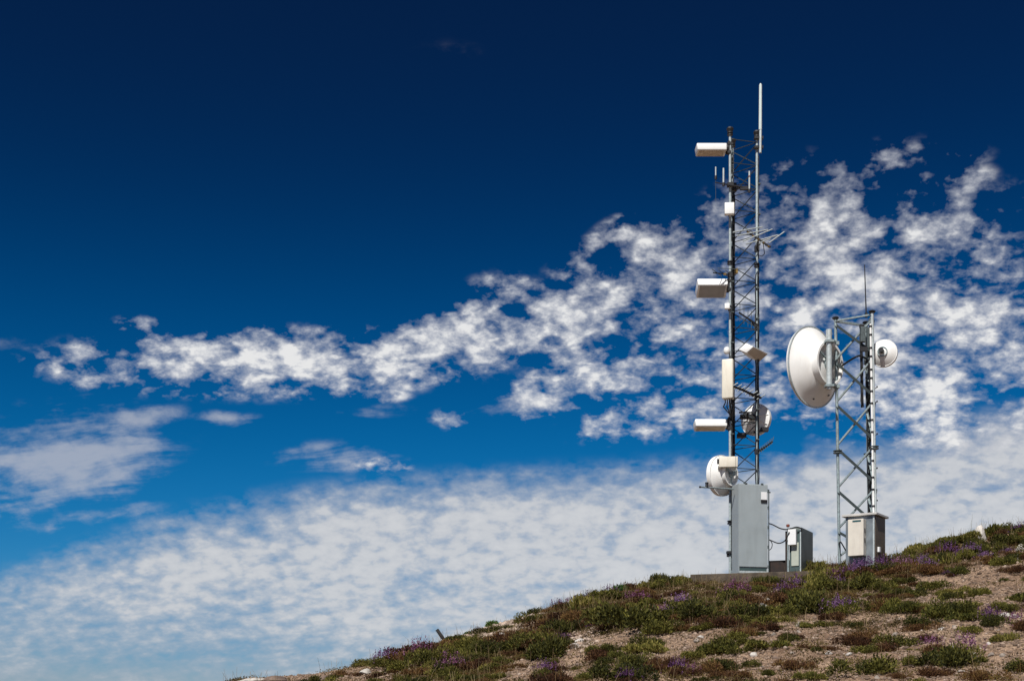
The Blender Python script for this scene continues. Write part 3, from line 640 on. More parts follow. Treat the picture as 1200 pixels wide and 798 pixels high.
# leg clamp near the ground
q = Vector((Lg.x-.02, Lg.y-.02, (HY-647)/F*29)); T.part('leg_clamp', MB().cbox(q, (.11,.10,.05)).cbox(q-Vector((.03,0,.05)), (.04,.05,.08)), M['dark'])

# ------------------------------------------------------------------ whips
q = P(891.0, 153, 29.1); tpw = P(891.3, 99.5, 29.1)
th = Thing('whip_antenna', 'tall thick pale whip antenna rising above the top of the tall tower', 'antenna', P(891,178,29.1))
th.part('mast', MB().tube(P(891,179,29.1), P(891.3,150,29.1), .028, 10), M['galvl'], smooth=True)
th.part('radiator', MB().tube(P(891.0,152,29.1), tpw, .033, 12, .030).tube(tpw, tpw+Vector((0,0,.03)), .026, 10, .01), mat('pale_fibreglass', (.60,.68,.66), .35, 0, .05, 10), smooth=True)
for y in (161, 172): th.part('clamp', MB().cbox((P(891,y,29.1)+Vector((Rg.x,Rg.y,(HY-y)/F*29.1)))/2, (.18,.10,.05)), M['dark'])
th = Thing('rod_antenna', 'very thin lightning rod on top of the short tower', 'rod', P(1015,368,28.5))
th.part('rod', MB().tube(P(1015.3,372,28.5), P(1013.2,310,28.5), .015, 6, .009), M['dark']); th.part('clamp', MB().cbox(P(1015.2,369,28.5),(.05,.05,.09)), M['dark'])
# four small vertical dipoles on an arm
ARM = P(864,218,28.95)
for (x, y0, y1, r, lab) in ((838.8,195.5,206.5,.014,'leftmost and thinnest of the short whips near the top of the tall tower'),(847.9,197,214.5,.019,'second short whip from the left near the top of the tall tower'),(878.2,200.5,222,.017,'short whip with a red band between the tower legs near the top')):
    th = Thing('stub_antenna', lab, 'antenna', P(x, y1+3, 28.9)); th.part('radiator', MB().tube(P(x,y1,28.9), P(x,y0,28.9), r, 8), M['galvl'], smooth=True)
    th.part('base', MB().tube(P(x,y1+3.5,28.9), P(x,y1-.5,28.9), .026, 8), M['dark'])
    if x < 840: th.part('stem', MB().tube(P(x,236,28.9), P(x,205,28.9), .004, 5), M['galvd'])
    if x > 870: th.part('band', MB().tube(P(x,207.5,28.9), P(x,206,28.9), r*1.25, 8), M['rustl'])
th = Thing('antenna_arm', 'horizontal arm carrying the short whips near the top of the tall tower', 'arm', ARM)
th.part('arm', MB().tube(P(838,213.5,28.9), P(852,216.5,28.9), .010, 6).tube(P(852,216.5,28.9), P(880,221,28.95), .018, 6).tube(P(846.5,215.3,28.9), P(863,217,29.5), .012, 6), M['dark'])
th.part('clamp', MB().cbox(Vector((Lg.x,Lg.y-.02,P(0,217,29).z)), (.12,.12,.07)).cbox(Vector((Mg.x,Mg.y-.03,P(0,218,29.5).z)), (.14,.12,.14)).cbox(P(872,220.5,28.95), (.16,.06,.07)), M['dark'])
th = Thing('cable_coil', 'dark coil of cable tied inside the tall tower near the short whips', 'cable', P(870,220,29.2))
mb = MB()
for k in range(26): 
    t = k*.5; mb.tube(P(870,220,29.2)+Vector((.12*math.cos(t),.1*math.sin(t),.04*math.sin(t*.37))), P(870,220,29.2)+Vector((.12*math.cos(t+.5),.1*math.sin(t+.5),.04*math.sin((t+.5)*.37))), .01, 5)
th.part('cable', mb, M['black'])

# ------------------------------------------------------------------ yagi antennas
def yagi(b0, b1, els, up, label, mel, mboom, rb=.014, re=.007, anchor=None, grp=None):
    th = Thing('yagi_antenna', label, 'antenna', b0 if anchor is None else anchor); th.part('boom', MB().tube(b0, b1, rb, 6), mboom)
    for f_, ln in els:
        c = b0.lerp(b1, f_)+Vector((0,0,rb)); th.part('element', MB().tube(c-up*ln/2, c+up*ln/2, re, 6), mel)
    for f_, ln in els[::2]: pass
    if anchor is not None: th.part('clamp', MB().tube(b0.lerp(b1,.5), anchor, rb*1.1, 6).cbox(anchor, (.09,.09,.09)), M['dark'])
    return th
# large TV type near the top: boom comes toward camera-right, elements run left-right and away
bb0 = P(875.5,271,28.95); bb1 = P(902.5,289.5,28.35)
el = P(893.5,266.5,29.0)-P(859,272.5,28.6)
th = Thing('yagi_antenna', 'large television aerial with long white rods near the upper part of the tall tower', 'antenna', P(888,285,29.1))
th.part('boom', MB().tube(bb0, bb1, .020, 6), M['dark'])
for (x0,y0,x1,y1,d) in ((859,272,893.5,265.8,28.9),(863.5,276.2,900,269,28.85),(871,282.5,905,268.5,28.75),(874.5,285.8,912,275.2,28.7),(890,284.5,903,279,28.55),(901,284.5,919,271.5,28.45)):
    th.part('element', MB().tube(P(x0,y0,d-.12), P(x1,y1,d+.12), .013, 6), M['galvl'])
for k in range(9):
    c = bb0.lerp(bb1, .08+.11*k); th.part('insulator', MB().cbox(c, (.05,.035,.035), rotz(.5)), M['dark' if k%2 else 'brass'])
th.part('mast_clamp', MB().tube(bb0.lerp(bb1,.5), Vector((Rg.x,Rg.y,bb0.lerp(bb1,.5).z-.02)), .018, 6).cbox(Vector((Rg.x,Rg.y,bb0.lerp(bb1,.5).z-.02)), (.09,.09,.12)), M['dark'])
th.part('feed_cable', MB().path([bb1.lerp(bb0,.3), P(896,297,28.7), P(893,300,28.9), P(889.5,299,29.1)], .008, 5), M['black'])
# small aerial above the large white box antenna
yagi(P(836,319.5,28.7), P(862,322,29.1), [(.0,.02),(.15,.5),(.45,.5),(.75,.5)], Vector((.5,.85,0)).normalized()*1.0, 'small dark aerial lying just above the large white box antenna', M['galvd'], M['dark'], .012, .007, Vector((Lg.x,Lg.y,P(0,322,29).z)))
th = Thing('aerial_rod', 'thin horizontal rod crossing the tall tower above the large white box antenna', 'rod', P(855.6,315,29)); th.part('rod', MB().tube(P(841,314,28.94), P(874,315.6,28.94), .007, 6), M['galvd'])
th.part('clamp', MB().cbox(P(862.5,317.5,29.4), (.07,.08,.10)).cbox(P(849.5,321,28.8),(.05,.04,.04)), M['brass'])
# vertical-element aerial
yagi(P(866,366,28.8), P(889.5,381.5,28.95), [(.05,.36),(.25,.36),(.45,.36),(.62,.36),(.8,.36),(.95,.36)], Vector((0,0,1)), 'dark aerial with upright rods slanting across the tall tower', M['galvd'], M['dark'], .016, .006, Vector((Rg.x,Rg.y,P(0,381.5,29).z)))
# lower yagi with short white rods
yagi(P(860,452.5,28.6), P(892,466,28.9), [(i/7,.19) for i in range(8)], Vector((.80,-.35,.42)).normalized(), 'slanting aerial with many short white rods beside the cream panel', M['galvl'], M['dark'], .022, .011, Vector((Rg.x,Rg.y,P(0,464,29).z)))
# tiny yagi low on the right
yagi(P(891,528,29.0), P(905.5,517,28.8), [(i/6,.16) for i in range(7)], Vector((.3,0,1)).normalized(), 'small dark aerial pointing right below the ribbed dish', M['galvd'], M['dark'], .018, .007, Vector((Rg.x,Rg.y,P(0,528,29.1).z)))

# ------------------------------------------------------------------ tall grey cabinet
yaw = math.radians(14); R = rotz(yaw); w = .635; d = .34; h = (671-566.5)/F*28.55
c = P(865.3, 671, 28.5); c = Vector((c.x, 28.5, PADZ)); H = (HY-566)/F*28.5-PADZ
th = Thing('equipment_cabinet', 'tall grey metal equipment cabinet in front of the base of the tall tower', 'cabinet', c)
X_, Y_, Z_ = R@Vector((1,0,0)), R@Vector((0,1,0)), Vector((0,0,1))
body = th.part('body', MB().box(c, X_*w, Y_*d, Z_*H), M['cab'], bevel=.008)
dr = th.part('door', MB().box(c+X_*.012-Y_*.022+Z_*.13, X_*(w-.024), Y_*.02, Z_*(H-.15)), M['cab'], bevel=.006)
th.part('plinth_recess', MB().box(c+X_*.03-Y_*.004+Z_*.055, X_*(w-.06), Y_*.004, Z_*.06), M['cabdark'])
th.part('plinth_strip', MB().box(c+X_*.0-Y_*.02+Z_*.0, X_*w, Y_*.018, Z_*.045), M['galvl'], bevel=.003)
th.part('corner_trim', MB().box(c-X_*.004-Y_*.026, X_*.014, Y_*.02, Z_*H), M['cab'], bevel=.002)
th.part('sign', MB().box(c+X_*(w-.155)-Y_*.029+Z_*(H-.31), X_*.125, Y_*.006, Z_*.155), M['label'])
th.part('latch_box', MB().box(c+X_*(w-.160)-Y_*.045+Z_*(H-.365), X_*.135, Y_*.022, Z_*.05), M['black'])
for f_ in (.08,.3,.52,.74,.93): th.part('hinge', MB().tube(c+X_*(w+.006)-Y_*.012+Z_*(H*f_-.03), c+X_*(w+.006)-Y_*.012+Z_*(H*f_+.03), .012, 8), M['galvd'])
for f_ in (.25,.8): th.part('lifting_eye', MB().cbox(c+X_*w*f_-Y_*.012+Z_*(H+.008), (.05,.03,.02)), M['galvd'])
th.part('hasp', MB().tube(c+X_*(w-.01)+Z_*(H-.155), c+X_*(w+.06)+Z_*(H-.155), .012, 8), M['dark'])
conduit = th.part('conduit', MB().tube(c+X_*(w+.018)-Y_*.01+Z_*.02, c+X_*(w+.018)-Y_*.01+Z_*(H-.1), .012, 8), M['galvd'])
cabR = c+X_*(w+.018)

# low dark steel panel between the cabinets
q0 = P(899, 668, 28.9); q0 = Vector((q0.x, 28.75, PADZ)); e = P(929,668,28.75)-P(899,668,28.75)
mb = MB().box(q0, ux*(.54), uy*.45, Z_*.26)
th = Thing('steel_box', 'low rusty dark steel box between the two grey cabinets', 'box', q0); th.part('body', mb, M['rust'], bevel=.006)
th.part('lid', MB().box(q0-ux*.005-uy*.012+Z_*.262, ux*.55, uy*.48, Z_*.012), M['rust'])

# second cabinet
c2 = P(939, 668, 28.25); c2 = Vector((c2.x, 28.25, PADZ)); H2 = (HY-617)/F*28.25-PADZ
dv = Vector((.45,.893,0)).normalized(); wv = Vector((-dv.y, dv.x, 0)); DD = .90; WW = .24
th = Thing('equipment_cabinet', 'shorter dark green grey cabinet at the right end of the concrete slab', 'cabinet', c2)
th.part('body', MB().box(c2, dv*DD, wv*WW, Z_*H2), M['cab2'], bevel=.012)
fr = -dv
th.part('frame_strip', MB().box(c2+wv*.0+fr*.018, -fr*.016, wv*.022, Z_*H2), M['galvl'])
th.part('door', MB().box(c2+wv*.045+fr*.022+Z_*.12, -fr*.02, wv*.15, Z_*(H2*.52)), mat('pale_green_door', (.42,.45,.38), .5, 0, .06, 5, dirt=.2), bevel=.004)
th.part('door_recess', MB().box(c2+wv*.025+fr*.004+Z_*.02, -fr*.003, wv*.20, Z_*(H2-.08)), M['cabdark'])
pc = c2+wv*(WW+.02)+fr*.03
th.part('post', MB().bar(pc, pc+Z_*(H2*.99), .035, .035), M['galv']); th.part('dark_channel', MB().box(pc+wv*.02, dv*.10, wv*.035, Z_*(H2*.92)), M['rust'])
mc = c2+wv*.075+fr*.12+Z_*(H2-.36)
th.part('meter_box', MB().box(mc, dv*.10, wv*.165, Z_*.31), M['label'], bevel=.008)
th.part('cap', MB().lathe(pc+Z_*(H2+.01)+wv*.0, Z_, [(0,0),(.028,0),(.035,.02),(.035,.05),(0,.06)], 10), M['rustl'])
def cable(pts, r, label, m='black'):
    # catmull-rom through the points
    Q = [pts[0]]+pts+[pts[-1]]; out = []
    for i in range(1, len(Q)-2):
        for k in range(6):
            t = k/6; a, b_, c_, d_ = Q[i-1], Q[i], Q[i+1], Q[i+2]
            out.append(.5*((2*b_)+(c_-a)*t+(2*a-5*b_+4*c_-d_)*t*t+(3*b_-a-3*c_+d_)*t**3))
    out.append(pts[-1]); o = MB().path(out, r, 7).obj('hanging_cable', M[m], pts[0], smooth=True); return tag(o, label, 'cable')
def PC(x, y, f_): D = 28.6+(28.2-28.6)*f_; return P(x, y, D)
cable([PC(901.5,613,0),PC(906,614.5,.2),PC(914,618.5,.5),PC(921,620,.7),PC(927,619,.9),PC(933,617.2,1),PC(938,618.5,1),PC(940,622,1)], .013, 'upper black cable sagging between the two grey cabinets')
cable([PC(901.5,632,0),PC(904,633,.1),PC(912,636,.4),PC(918,634.5,.6),PC(922,630,.8),PC(925,623,.95)], .012, 'lower black cable sagging between the two grey cabinets')
cable([PC(903,633,0.05),PC(905,637,.1),PC(904,642,.08),PC(901.5,644,0)], .008, 'short black cable loop on the side of the tall grey cabinet')

# ------------------------------------------------------------------ short tower
s2 = .79; A = Vector(((983.8-CX)/F*28.75, 28.75, 0)); an = math.radians(-35); an2 = math.radians(25)
B = A+Vector((s2*math.cos(an), s2*math.sin(an), 0))*.97; Cc = A+Vector((s2*math.cos(an2), s2*math.sin(an2), 0))*.97
gA = gz(A.x, A.y); Zt = (HY-374)/F*28.75; Zb = gA-.15
lean = Vector((-4.6/F*28.75/(Zt-3.3), 0, 1))
def V2(g0, z): return Vector((g0.x+(z-3.3)*lean.x, g0.y, z))
T2 = Thing('lattice_tower', 'short sturdy three-legged steel tower with wide cross bracing carrying the very large dish', 'tower', V2(A, Zb))
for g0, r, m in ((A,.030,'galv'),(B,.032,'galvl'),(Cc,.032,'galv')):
    lg = T2.part('leg', MB().tube(V2(g0, Zb), V2(g0, Zt), r, 12), M[m], smooth=True)
    T2.part('leg_cap', MB().lathe(V2(g0, Zt), Z_, [(0,0),(.05,0),(.075,.03),(.05,.05),(0,.06)], 10), M['dark'], parent=lg)
    zz = Zt-1.0
    for zq in ((HY-527)/F*28.4,): T2.part('flange', MB().lathe(V2(g0, zq), Z_, [(0,0),(.09,0),(.09,.02),(.04,.025),(.04,.04),(.09,.045),(.09,.06),(0,.06)], 10), M['galvd'], parent=lg)
zn = [(HY-y)/F*28.6 for y in (378, 423, 473, 524, 574, 622, 655)]
upv = Vector((0,-1,.2))
for (a_, b_) in ((A,B),(B,Cc),(Cc,A)):
    cen = (A+B+Cc)/3; outw = ((a_+b_)/2-cen).normalized()
    for i in range(len(zn)-1):
        z0, z1 = zn[i]-.03, zn[i+1]+.05
        if z1 < gA: break
        if a_ is Cc: pass
        else:
            T2.part('diagonal_brace', MB().angle(V2(a_, z0), V2(b_, z1+.02), .048, .008, outw), M['brace_shaded'])  # diagonal coloured dark to stand for its shaded face
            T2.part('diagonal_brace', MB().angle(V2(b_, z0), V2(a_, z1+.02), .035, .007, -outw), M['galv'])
    T2.part('top_brace', MB().angle(V2(a_, Zt-.05), V2(b_, Zt-.05), .04, .007, outw), M['galv'])
# dish mount members
for z in (hub.z+.45, hub.z-.42): T2.part('dish_bracket', MB().bar(Vector((pp.x,pp.y,z)), V2(A, z+.001), .05, .05).cbox(V2(A, z), (.11,.11,.07)), M['galv'])
T2.part('dish_bracket', MB().bar(hub2+bk2*.1, V2(Cc, hub2.z+.001), .045, .045).cbox(V2(Cc, hub2.z), (.1,.1,.16)), M['galv'])
# strut from tower to dish
cable([V2(A, hub.z+.0)+Vector((.1,.1,.0)), V2(B, hub.z)+Vector((-.35,.1,.07)), V2(B, hub.z)+Vector((-.2,.1,.10)), V2(B,hub.z-.08)+Vector((-.06,.06,0)), V2(B,hub.z-.7)+Vector((-.05,.06,0))], .02, 'black cable looping inside the top of the short tower')
# white banded waveguide run
zt, zb = (HY-378)/F*28.2, (HY-601)/F*28.2; off = Vector((-.045,-.04,0))
th = Thing('waveguide_run', 'white waveguide with black clamps running down the front leg of the short tower', 'cable run', V2(B, zb)+off)
th.part('waveguide', MB().tube(V2(B, zb)+off, V2(B, zt)+off, .021, 10), M['white'], smooth=True)
z = zb+.15; k = 0
while z < zt: th.part('clamp', MB().lathe(V2(B, z)+off-Z_*.015, Z_, [(0,0),(.03,0),(.03,.035),(0,.035)], 8), M['black']); z += (.24 if k%2 else .33)-(.07 if z > zb+2.2 else 0); k += 1
def run2(offs, y0, y1, label, r=.014):
    z0, z1 = (HY-y0)/F*28.5, (HY-y1)/F*28.5; mb = MB()
    for ox, oy in offs: mb.path(wob([V2(Cc, z0)+Vector((ox,oy,0)), V2(Cc, z1)+Vector((ox,oy,0))], .005, 22), r, 6)
    th = Thing('cable_bundle', label, 'cables', V2(Cc, z1)); th.part('cable', mb, M['black'], smooth=True)
    return th
run2([(-.02,-.05),(.015,-.055),(.04,-.03)], 380, 640, 'black cables down the rear leg of the short tower')
run2([(-.10,-.05),(-.12,-.02)], 375, 470, 'short dark cable bunch at the top of the short tower', .018)
# junk boxes at the top
th = Thing('junction_box', 'dark junction box cluster clamped near the top of the short tower', 'junction box', P(1012,395,28.3))
th.part('housing', MB().cbox(P(1011,392,28.3), (.10,.10,.30)).cbox(P(1019,396,28.4), (.11,.10,.42)), M['galvd'], bevel=.008); th.part('cover', MB().cbox(P(1012,409,28.25), (.14,.06,.09)).cbox(P(1010,382,28.3), (.09,.06,.06)), M['dark'])
# ground wire on stand-offs
th = Thing('ground_wire', 'thin wire on short stand-off pins right of the short tower', 'wire', P(1026,595,28.4))
th.part('wire', MB().tube(P(1024.5,600,28.45), P(1021.8,398,28.45), .0045, 5), M['galvd'])
for y in (453,470,508,548,586): 
    z = (HY-y)/F*28.45; a_ = V2(Cc, z); e1 = P(1028.5,y,28.45); th.part('standoff_pin', MB().tube(a_, e1, .008, 5).tube(e1-Vector((.02,0,0)), e1, .018, 6), M['dark'])

# ------------------------------------------------------------------ brown and zinc cabinet by the short tower
cc = P(1025, 655, 27.75); yw = math.radians(-33); R = rotz(yw); Wx = .585; Wy = .62
gb = gz(cc.x, cc.y)-.12; Htop = (HY-603)/F*27.75
c = Vector((cc.x, 27.75, gb)); X_, Y_ = R@Vector((-1,0,0)), R@Vector((0,1,0)); H = Htop-gb
th = Thing('equipment_cabinet', 'zinc and brown weathered cabinet with a pale roof beside the short tower', 'cabinet', c)
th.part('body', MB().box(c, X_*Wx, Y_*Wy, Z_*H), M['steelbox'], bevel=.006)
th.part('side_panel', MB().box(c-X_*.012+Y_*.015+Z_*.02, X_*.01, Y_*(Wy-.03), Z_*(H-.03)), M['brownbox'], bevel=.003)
th.part('roof', MB().box(c-X_*.06-Y_*.06+Z_*(H+.002), X_*(Wx+.12), Y_*(Wy+.12), Z_*.045), M['roof'], bevel=.006)
th.part('corner_strip', MB().box(c+X_*.0-Y_*.012, X_*.03, Y_*.01, Z_*H), M['galvl'])
hb = .60*H; dbx = c+X_*.20-Y_*.13+Z_*(H*.10)
hd = (650-607)/F*27.75
d0 = c+X_*.165-Y_*.17+Z_*(H-.075-hd)
db = th.part('door_box', MB().box(d0, X_*.315, Y_*.165, Z_*hd), M['door'], bevel=.010)
th.part('nameplate', MB().box(d0+X_*.05-Y_*.004+Z_*(hd-.055), X_*.17, Y_*.006, Z_*.032), M['teal'], parent=db)
for f_ in (.35,.62): th.part('latch', MB().box(d0-X_*.008+Y_*.06+Z_*(hd*f_), X_*.01, Y_*.035, Z_*.09), M['black'], parent=db)
th.part('outlet_box', MB().box(c-X_*.05+Y_*.14+Z_*(H*.42), X_*.045, Y_*.09, Z_*.10), M['label'], bevel=.006)
th.part('outlet_box', MB().box(c-X_*.05+Y_*.13+Z_*(H*.24), X_*.045, Y_*.10, Z_*.12), M['dark'], bevel=.006)
q = c+X_*(Wx+.02)+Z_*(H*.55); cable([V2(A, q.z+.12), q+Vector((-.08,-.02,.06)), q+Vector((.02,.0,-.10))], .013, 'short black cable from the short tower leg into the brown cabinet')

# ------------------------------------------------------------------ world: Nishita sky with far cloud layers
az_s = math.radians(22); el_s = math.radians(50)
Sd = Vector((-math.sin(az_s)*math.cos(el_s), -math.cos(az_s)*math.cos(el_s), math.sin(el_s)))
w = bpy.data.worlds.new('World'); C.world = w; w.use_nodes = True; t = w.node_tree; t.nodes.clear(); N = t.nodes; L = t.links
out = N.new('ShaderNodeOutputWorld'); bg = N.new('ShaderNodeBackground'); L.new(bg.outputs[0], out.inputs[0]); bg.inputs[1].default_value = .10
sky = N.new('ShaderNodeTexSky'); sky.sky_type = 'NISHITA'; sky.sun_disc = False; sky.sun_elevation = el_s; sky.sun_rotation = math.radians(180+22); sky.altitude = 1800; sky.air_density = 1.0; sky.dust_density = .6; sky.ozone_density = 2.5
def mth(op, a, b_=None, c_=None, clamp=False):
    n = N.new('ShaderNodeMath'); n.operation = op; n.use_clamp = clamp
    for i, v in enumerate((a, b_, c_)):
        if v is None: continue
        if isinstance(v, (int, float)): n.inputs[i].default_value = v
        else: L.new(v, n.inputs[i])
    return n.outputs[0]
def mrange(v, a, b_, c_=0., d_=1., smooth=True):
    n = N.new('ShaderNodeMapRange'); n.interpolation_type = 'SMOOTHSTEP' if smooth else 'LINEAR'
    L.new(v, n.inputs[0])
    for i, q in enumerate((a, b_, c_, d_)): n.inputs[i+1].default_value = q
    return n.outputs[0]
geo = N.new('ShaderNodeTexCoord'); sx = N.new('ShaderNodeSeparateXYZ'); L.new(geo.outputs['Generated'], sx.inputs[0])
DEG = 180/math.pi
az = mth('MULTIPLY', mth('ARCTAN2', sx.outputs[0], sx.outputs[1]), DEG); elv = mth('MULTIPLY', mth('ARCSINE', sx.outputs[2]), DEG)
cmb = N.new('ShaderNodeCombineXYZ'); L.new(az, cmb.inputs[0]); L.new(elv, cmb.inputs[1])
def ae(px, py):
    v = P(px, py, 1).normalized(); return math.degrees(math.atan2(v.x, v.y)), math.degrees(math.asin(v.z))
K = 57.3/F   # degrees per photo pixel
# polarised deep blue: sky colour filtered by elevation
r = N.new('ShaderNodeValToRGB'); r.color_ramp.interpolation = 'B_SPLINE'
SKY = [(0,(.40,.38,.45)),(.10,(.26,.35,.46)),(.25,(.02,.35,.55)),(.5,(.0,.22,.405)),(.75,(.002,.088,.20)),(1.,(.014,.066,.145))]
e = r.color_ramp.elements
e[0].position = 0; e[0].color = (*SKY[0][1],1); e[1].position = 1; e[1].color = (*SKY[-1][1],1)
for p_, c_ in SKY[1:-1]: k = e.new(p_); k.color = (*c_,1)
L.new(mrange(elv, 0, 27, 0, 1, False), r.inputs[0])
flt = N.new('ShaderNodeMix'); flt.data_type = 'RGBA'; flt.blend_type = 'MULTIPLY'; flt.inputs[0].default_value = 1; L.new(sky.outputs[0], flt.inputs[6]); L.new(r.outputs[0], flt.inputs[7])
# clouds: soft curved-layer coordinates
den = mth('ADD', sx.outputs[2], .5)
u = mth('DIVIDE', sx.outputs[0], den); v = mth('DIVIDE', sx.outputs[1], den)
cc2 = N.new('ShaderNodeCombineXYZ'); L.new(u, cc2.inputs[0]); L.new(v, cc2.inputs[1])
def wn(scale, det, ro, dist=0, rot=0, sc=(1,1,1), lac=2.):
    n = N.new('ShaderNodeTexNoise'); n.inputs['Scale'].default_value = scale; n.inputs['Detail'].default_value = det; n.inputs['Roughness'].default_value = ro; n.inputs['Distortion'].default_value = dist
    n.inputs['Lacunarity'].default_value = lac
    mp = N.new('ShaderNodeMapping'); mp.inputs['Rotation'].default_value = (0,0,rot); mp.inputs['Scale'].default_value = sc; L.new(cc2.outputs[0], mp.inputs[0]); L.new(mp.outputs[0], n.inputs['Vector']); return n.outputs[0]
nA = wn(17, 7, .55, .15, .4); nB = wn(46, 6, .55, .1, .2); nC = wn(7, 6, .5)
# blob list: column, row, half sizes, tilt (deg, rising to the right positive), weight
BL = [(330,425,250,36,3,1.15),(545,397,115,38,8,1.3),(200,425,105,24,4,.62),(90,440,26,11,-8,.75),(440,462,32,8,0,.75),
      (535,491,24,10,0,.9),(445,547,30,10,0,.9),(600,355,42,24,-10,.9),(665,372,75,34,-12,1.15),(700,345,60,28,-20,.75),(700,440,110,34,14,.9),(770,485,100,28,8,.85),(640,470,60,18,15,.7),
      (780,395,80,50,-20,.72),(760,290,80,24,28,.85),(860,265,120,44,24,.75),(980,215,110,30,12,.62),(950,275,110,50,20,.85),(1050,300,140,75,-20,.72),(985,350,100,60,0,.9),(1090,400,130,70,0,1.0),(1165,390,90,60,0,1.),
      (1060,465,110,45,5,.95),(1160,330,70,30,-20,.7),(830,340,90,50,0,.6),(1010,235,90,22,10,.55),(1130,212,30,14,0,.6),(1130,184,26,9,0,.5),(960,480,70,20,20,.55),(880,470,60,25,0,.5),(1190,450,60,60,0,.8),
      (165,380,24,8,0,.7),(1150,240,60,30,0,.3),(890,430,60,30,0,.55),(610,480,40,12,10,.6),(740,325,90,28,-10,.52),(830,430,100,50,10,.62),(700,405,90,40,0,.62),(720,280,60,22,30,.7),(1100,290,110,60,-25,.62),(1000,420,90,50,0,.75),(900,330,80,60,0,.7),(920,390,60,40,0,.65),(780,300,60,22,20,.75),(310,440,200,22,3,.8),(1120,500,100,30,0,.9)]
acc = None
for (px, py, a, b_, ro, wt) in BL:
    A0 = ae(px, py); mp = N.new('ShaderNodeMapping'); mp.vector_type = 'TEXTURE'
    mp.inputs['Location'].default_value = (A0[0], A0[1], 0); mp.inputs['Rotation'].default_value = (0,0,math.radians(ro)); mp.inputs['Scale'].default_value = (a*K, b_*K, 1)
    L.new(cmb.outputs[0], mp.inputs[0]); ln = N.new('ShaderNodeVectorMath'); ln.operation = 'LENGTH'; L.new(mp.outputs[0], ln.inputs[0])
    m_ = mrange(ln.outputs['Value'], .25, 1.45 if a > 45 else 1.9, wt if a > 45 else wt*.8, 0)
    acc = m_ if acc is None else mth('MAXIMUM', acc, m_)
# lower broad deck of cloud: upper edge from row 662 at the left rising to row 470 at the right
e0 = ae(0,676); e1 = ae(330,584); e2 = ae(760,550); e3 = ae(1000,528); e4 = ae(1200,478)
fc = N.new('ShaderNodeFloatCurve'); cv = fc.mapping.curves[0]
azn = mrange(az, e0[0], e4[0], 0, 1, False); L.new(azn, fc.inputs[1])
pts = [(0,(e0[1])/20)] + [((q[0]-e0[0])/(e4[0]-e0[0]), q[1]/20) for q in (e1,e2,e3)] + [(1,e4[1]/20)]
cv.points[0].location = pts[0]; cv.points[1].location = pts[-1]
for q in pts[1:-1]: cv.points.new(*q)
fc.mapping.update()
edge = mth('MULTIPLY', fc.outputs[0], 20)
dd = mth('SUBTRACT', edge, elv)
deck = mth('MULTIPLY', mrange(dd, -1.0, 1.6, 0, 1.0), mth('MULTIPLY', mrange(elv, 1.2, 6.0, .36, 1.0), mrange(az, e0[0], ae(560,600)[0], .72, 1.0)))
# clear streaks inside the deck, right side
def vor(scale, sm, dist, seedrot, sc=(1,1,1)):
    # rounded puffs: smooth Voronoi cells pushed about by noise
    mp = N.new('ShaderNodeMapping'); mp.inputs['Rotation'].default_value = (0,0,seedrot); mp.inputs['Scale'].default_value = sc; L.new(cc2.outputs[0], mp.inputs[0])
    nz = N.new('ShaderNodeTexNoise'); nz.inputs['Scale'].default_value = scale*.9; nz.inputs['Detail'].default_value = 4; nz.inputs['Roughness'].default_value = .6; L.new(mp.outputs[0], nz.inputs['Vector'])
    va = N.new('ShaderNodeVectorMath'); va.operation = 'SCALE'; va.inputs['Scale'].default_value = dist/scale; L.new(nz.outputs['Color'], va.inputs[0])
    vb = N.new('ShaderNodeVectorMath'); vb.operation = 'ADD'; L.new(mp.outputs[0], vb.inputs[0]); L.new(va.outputs[0], vb.inputs[1])
    vo = N.new('ShaderNodeTexVoronoi'); vo.feature = 'SMOOTH_F1'; vo.voronoi_dimensions = '2D'; vo.inputs['Scale'].default_value = scale; vo.inputs['Smoothness'].default_value = sm; vo.inputs['Detail'].default_value = 1.5; vo.inputs['Roughness'].default_value = .6
    vo.normalize = True; L.new(vb.outputs[0], vo.inputs['Vector']); return mth('SUBTRACT', 1, vo.outputs['Distance'])
P1 = vor(26, .6, 1.6, .5, (1,1.1,1)); P2 = vor(48, .6, 1.5, .2, (.9,1.1,1))
D1 = vor(52, .7, 1.4, .1, (.8,1,1))
fine = wn(120, 6, .65)
# puffs
lump = mth('ADD', mth('MULTIPLY', mth('SUBTRACT', P1, .62), 1.3), mth('ADD', mth('MULTIPLY', mth('SUBTRACT', P2, .62), 1.6), mth('MULTIPLY', mth('SUBTRACT', nB, .5), 1.2)))
raw = mth('ADD', mth('ADD', mth('MULTIPLY', mth('SUBTRACT', nA, .5), 3.3), mth('MULTIPLY', lump, 1.15)), acc)
raw = mth('ADD', raw, mth('ADD', mth('MULTIPLY', mth('SUBTRACT', nC, .5), .9), mth('MULTIPLY', mth('SUBTRACT', fine, .5), .8)))
gate = mrange(acc, .04, .40)
dens_p = mth('MULTIPLY', mrange(raw, .60, 1.75, 0, .97, False), gate)
# deck
mot = mth('ADD', mth('MULTIPLY', mth('SUBTRACT', D1, .62), 1.1), mth('ADD', mth('MULTIPLY', mth('SUBTRACT', nB, .5), 1.9), mth('MULTIPLY', mth('SUBTRACT', nA, .5), 1.1)))
mot = mth('ADD', mot, mth('MULTIPLY', mth('SUBTRACT', nC, .5), 1.8))
band = wn(9, 5, .5, 0, 0, (.35,2.4,1))
mot = mth('ADD', mot, mth('MULTIPLY', mth('SUBTRACT', band, .5), mrange(elv, 2, 6, 2.2, .5)))
rawd = mth('ADD', mth('MULTIPLY', deck, 1.3), mth('MULTIPLY', mot, .82))
dens_d = mth('MULTIPLY', mrange(rawd, .0, 1.35, 0, .93, False), mrange(deck, .0, .28))
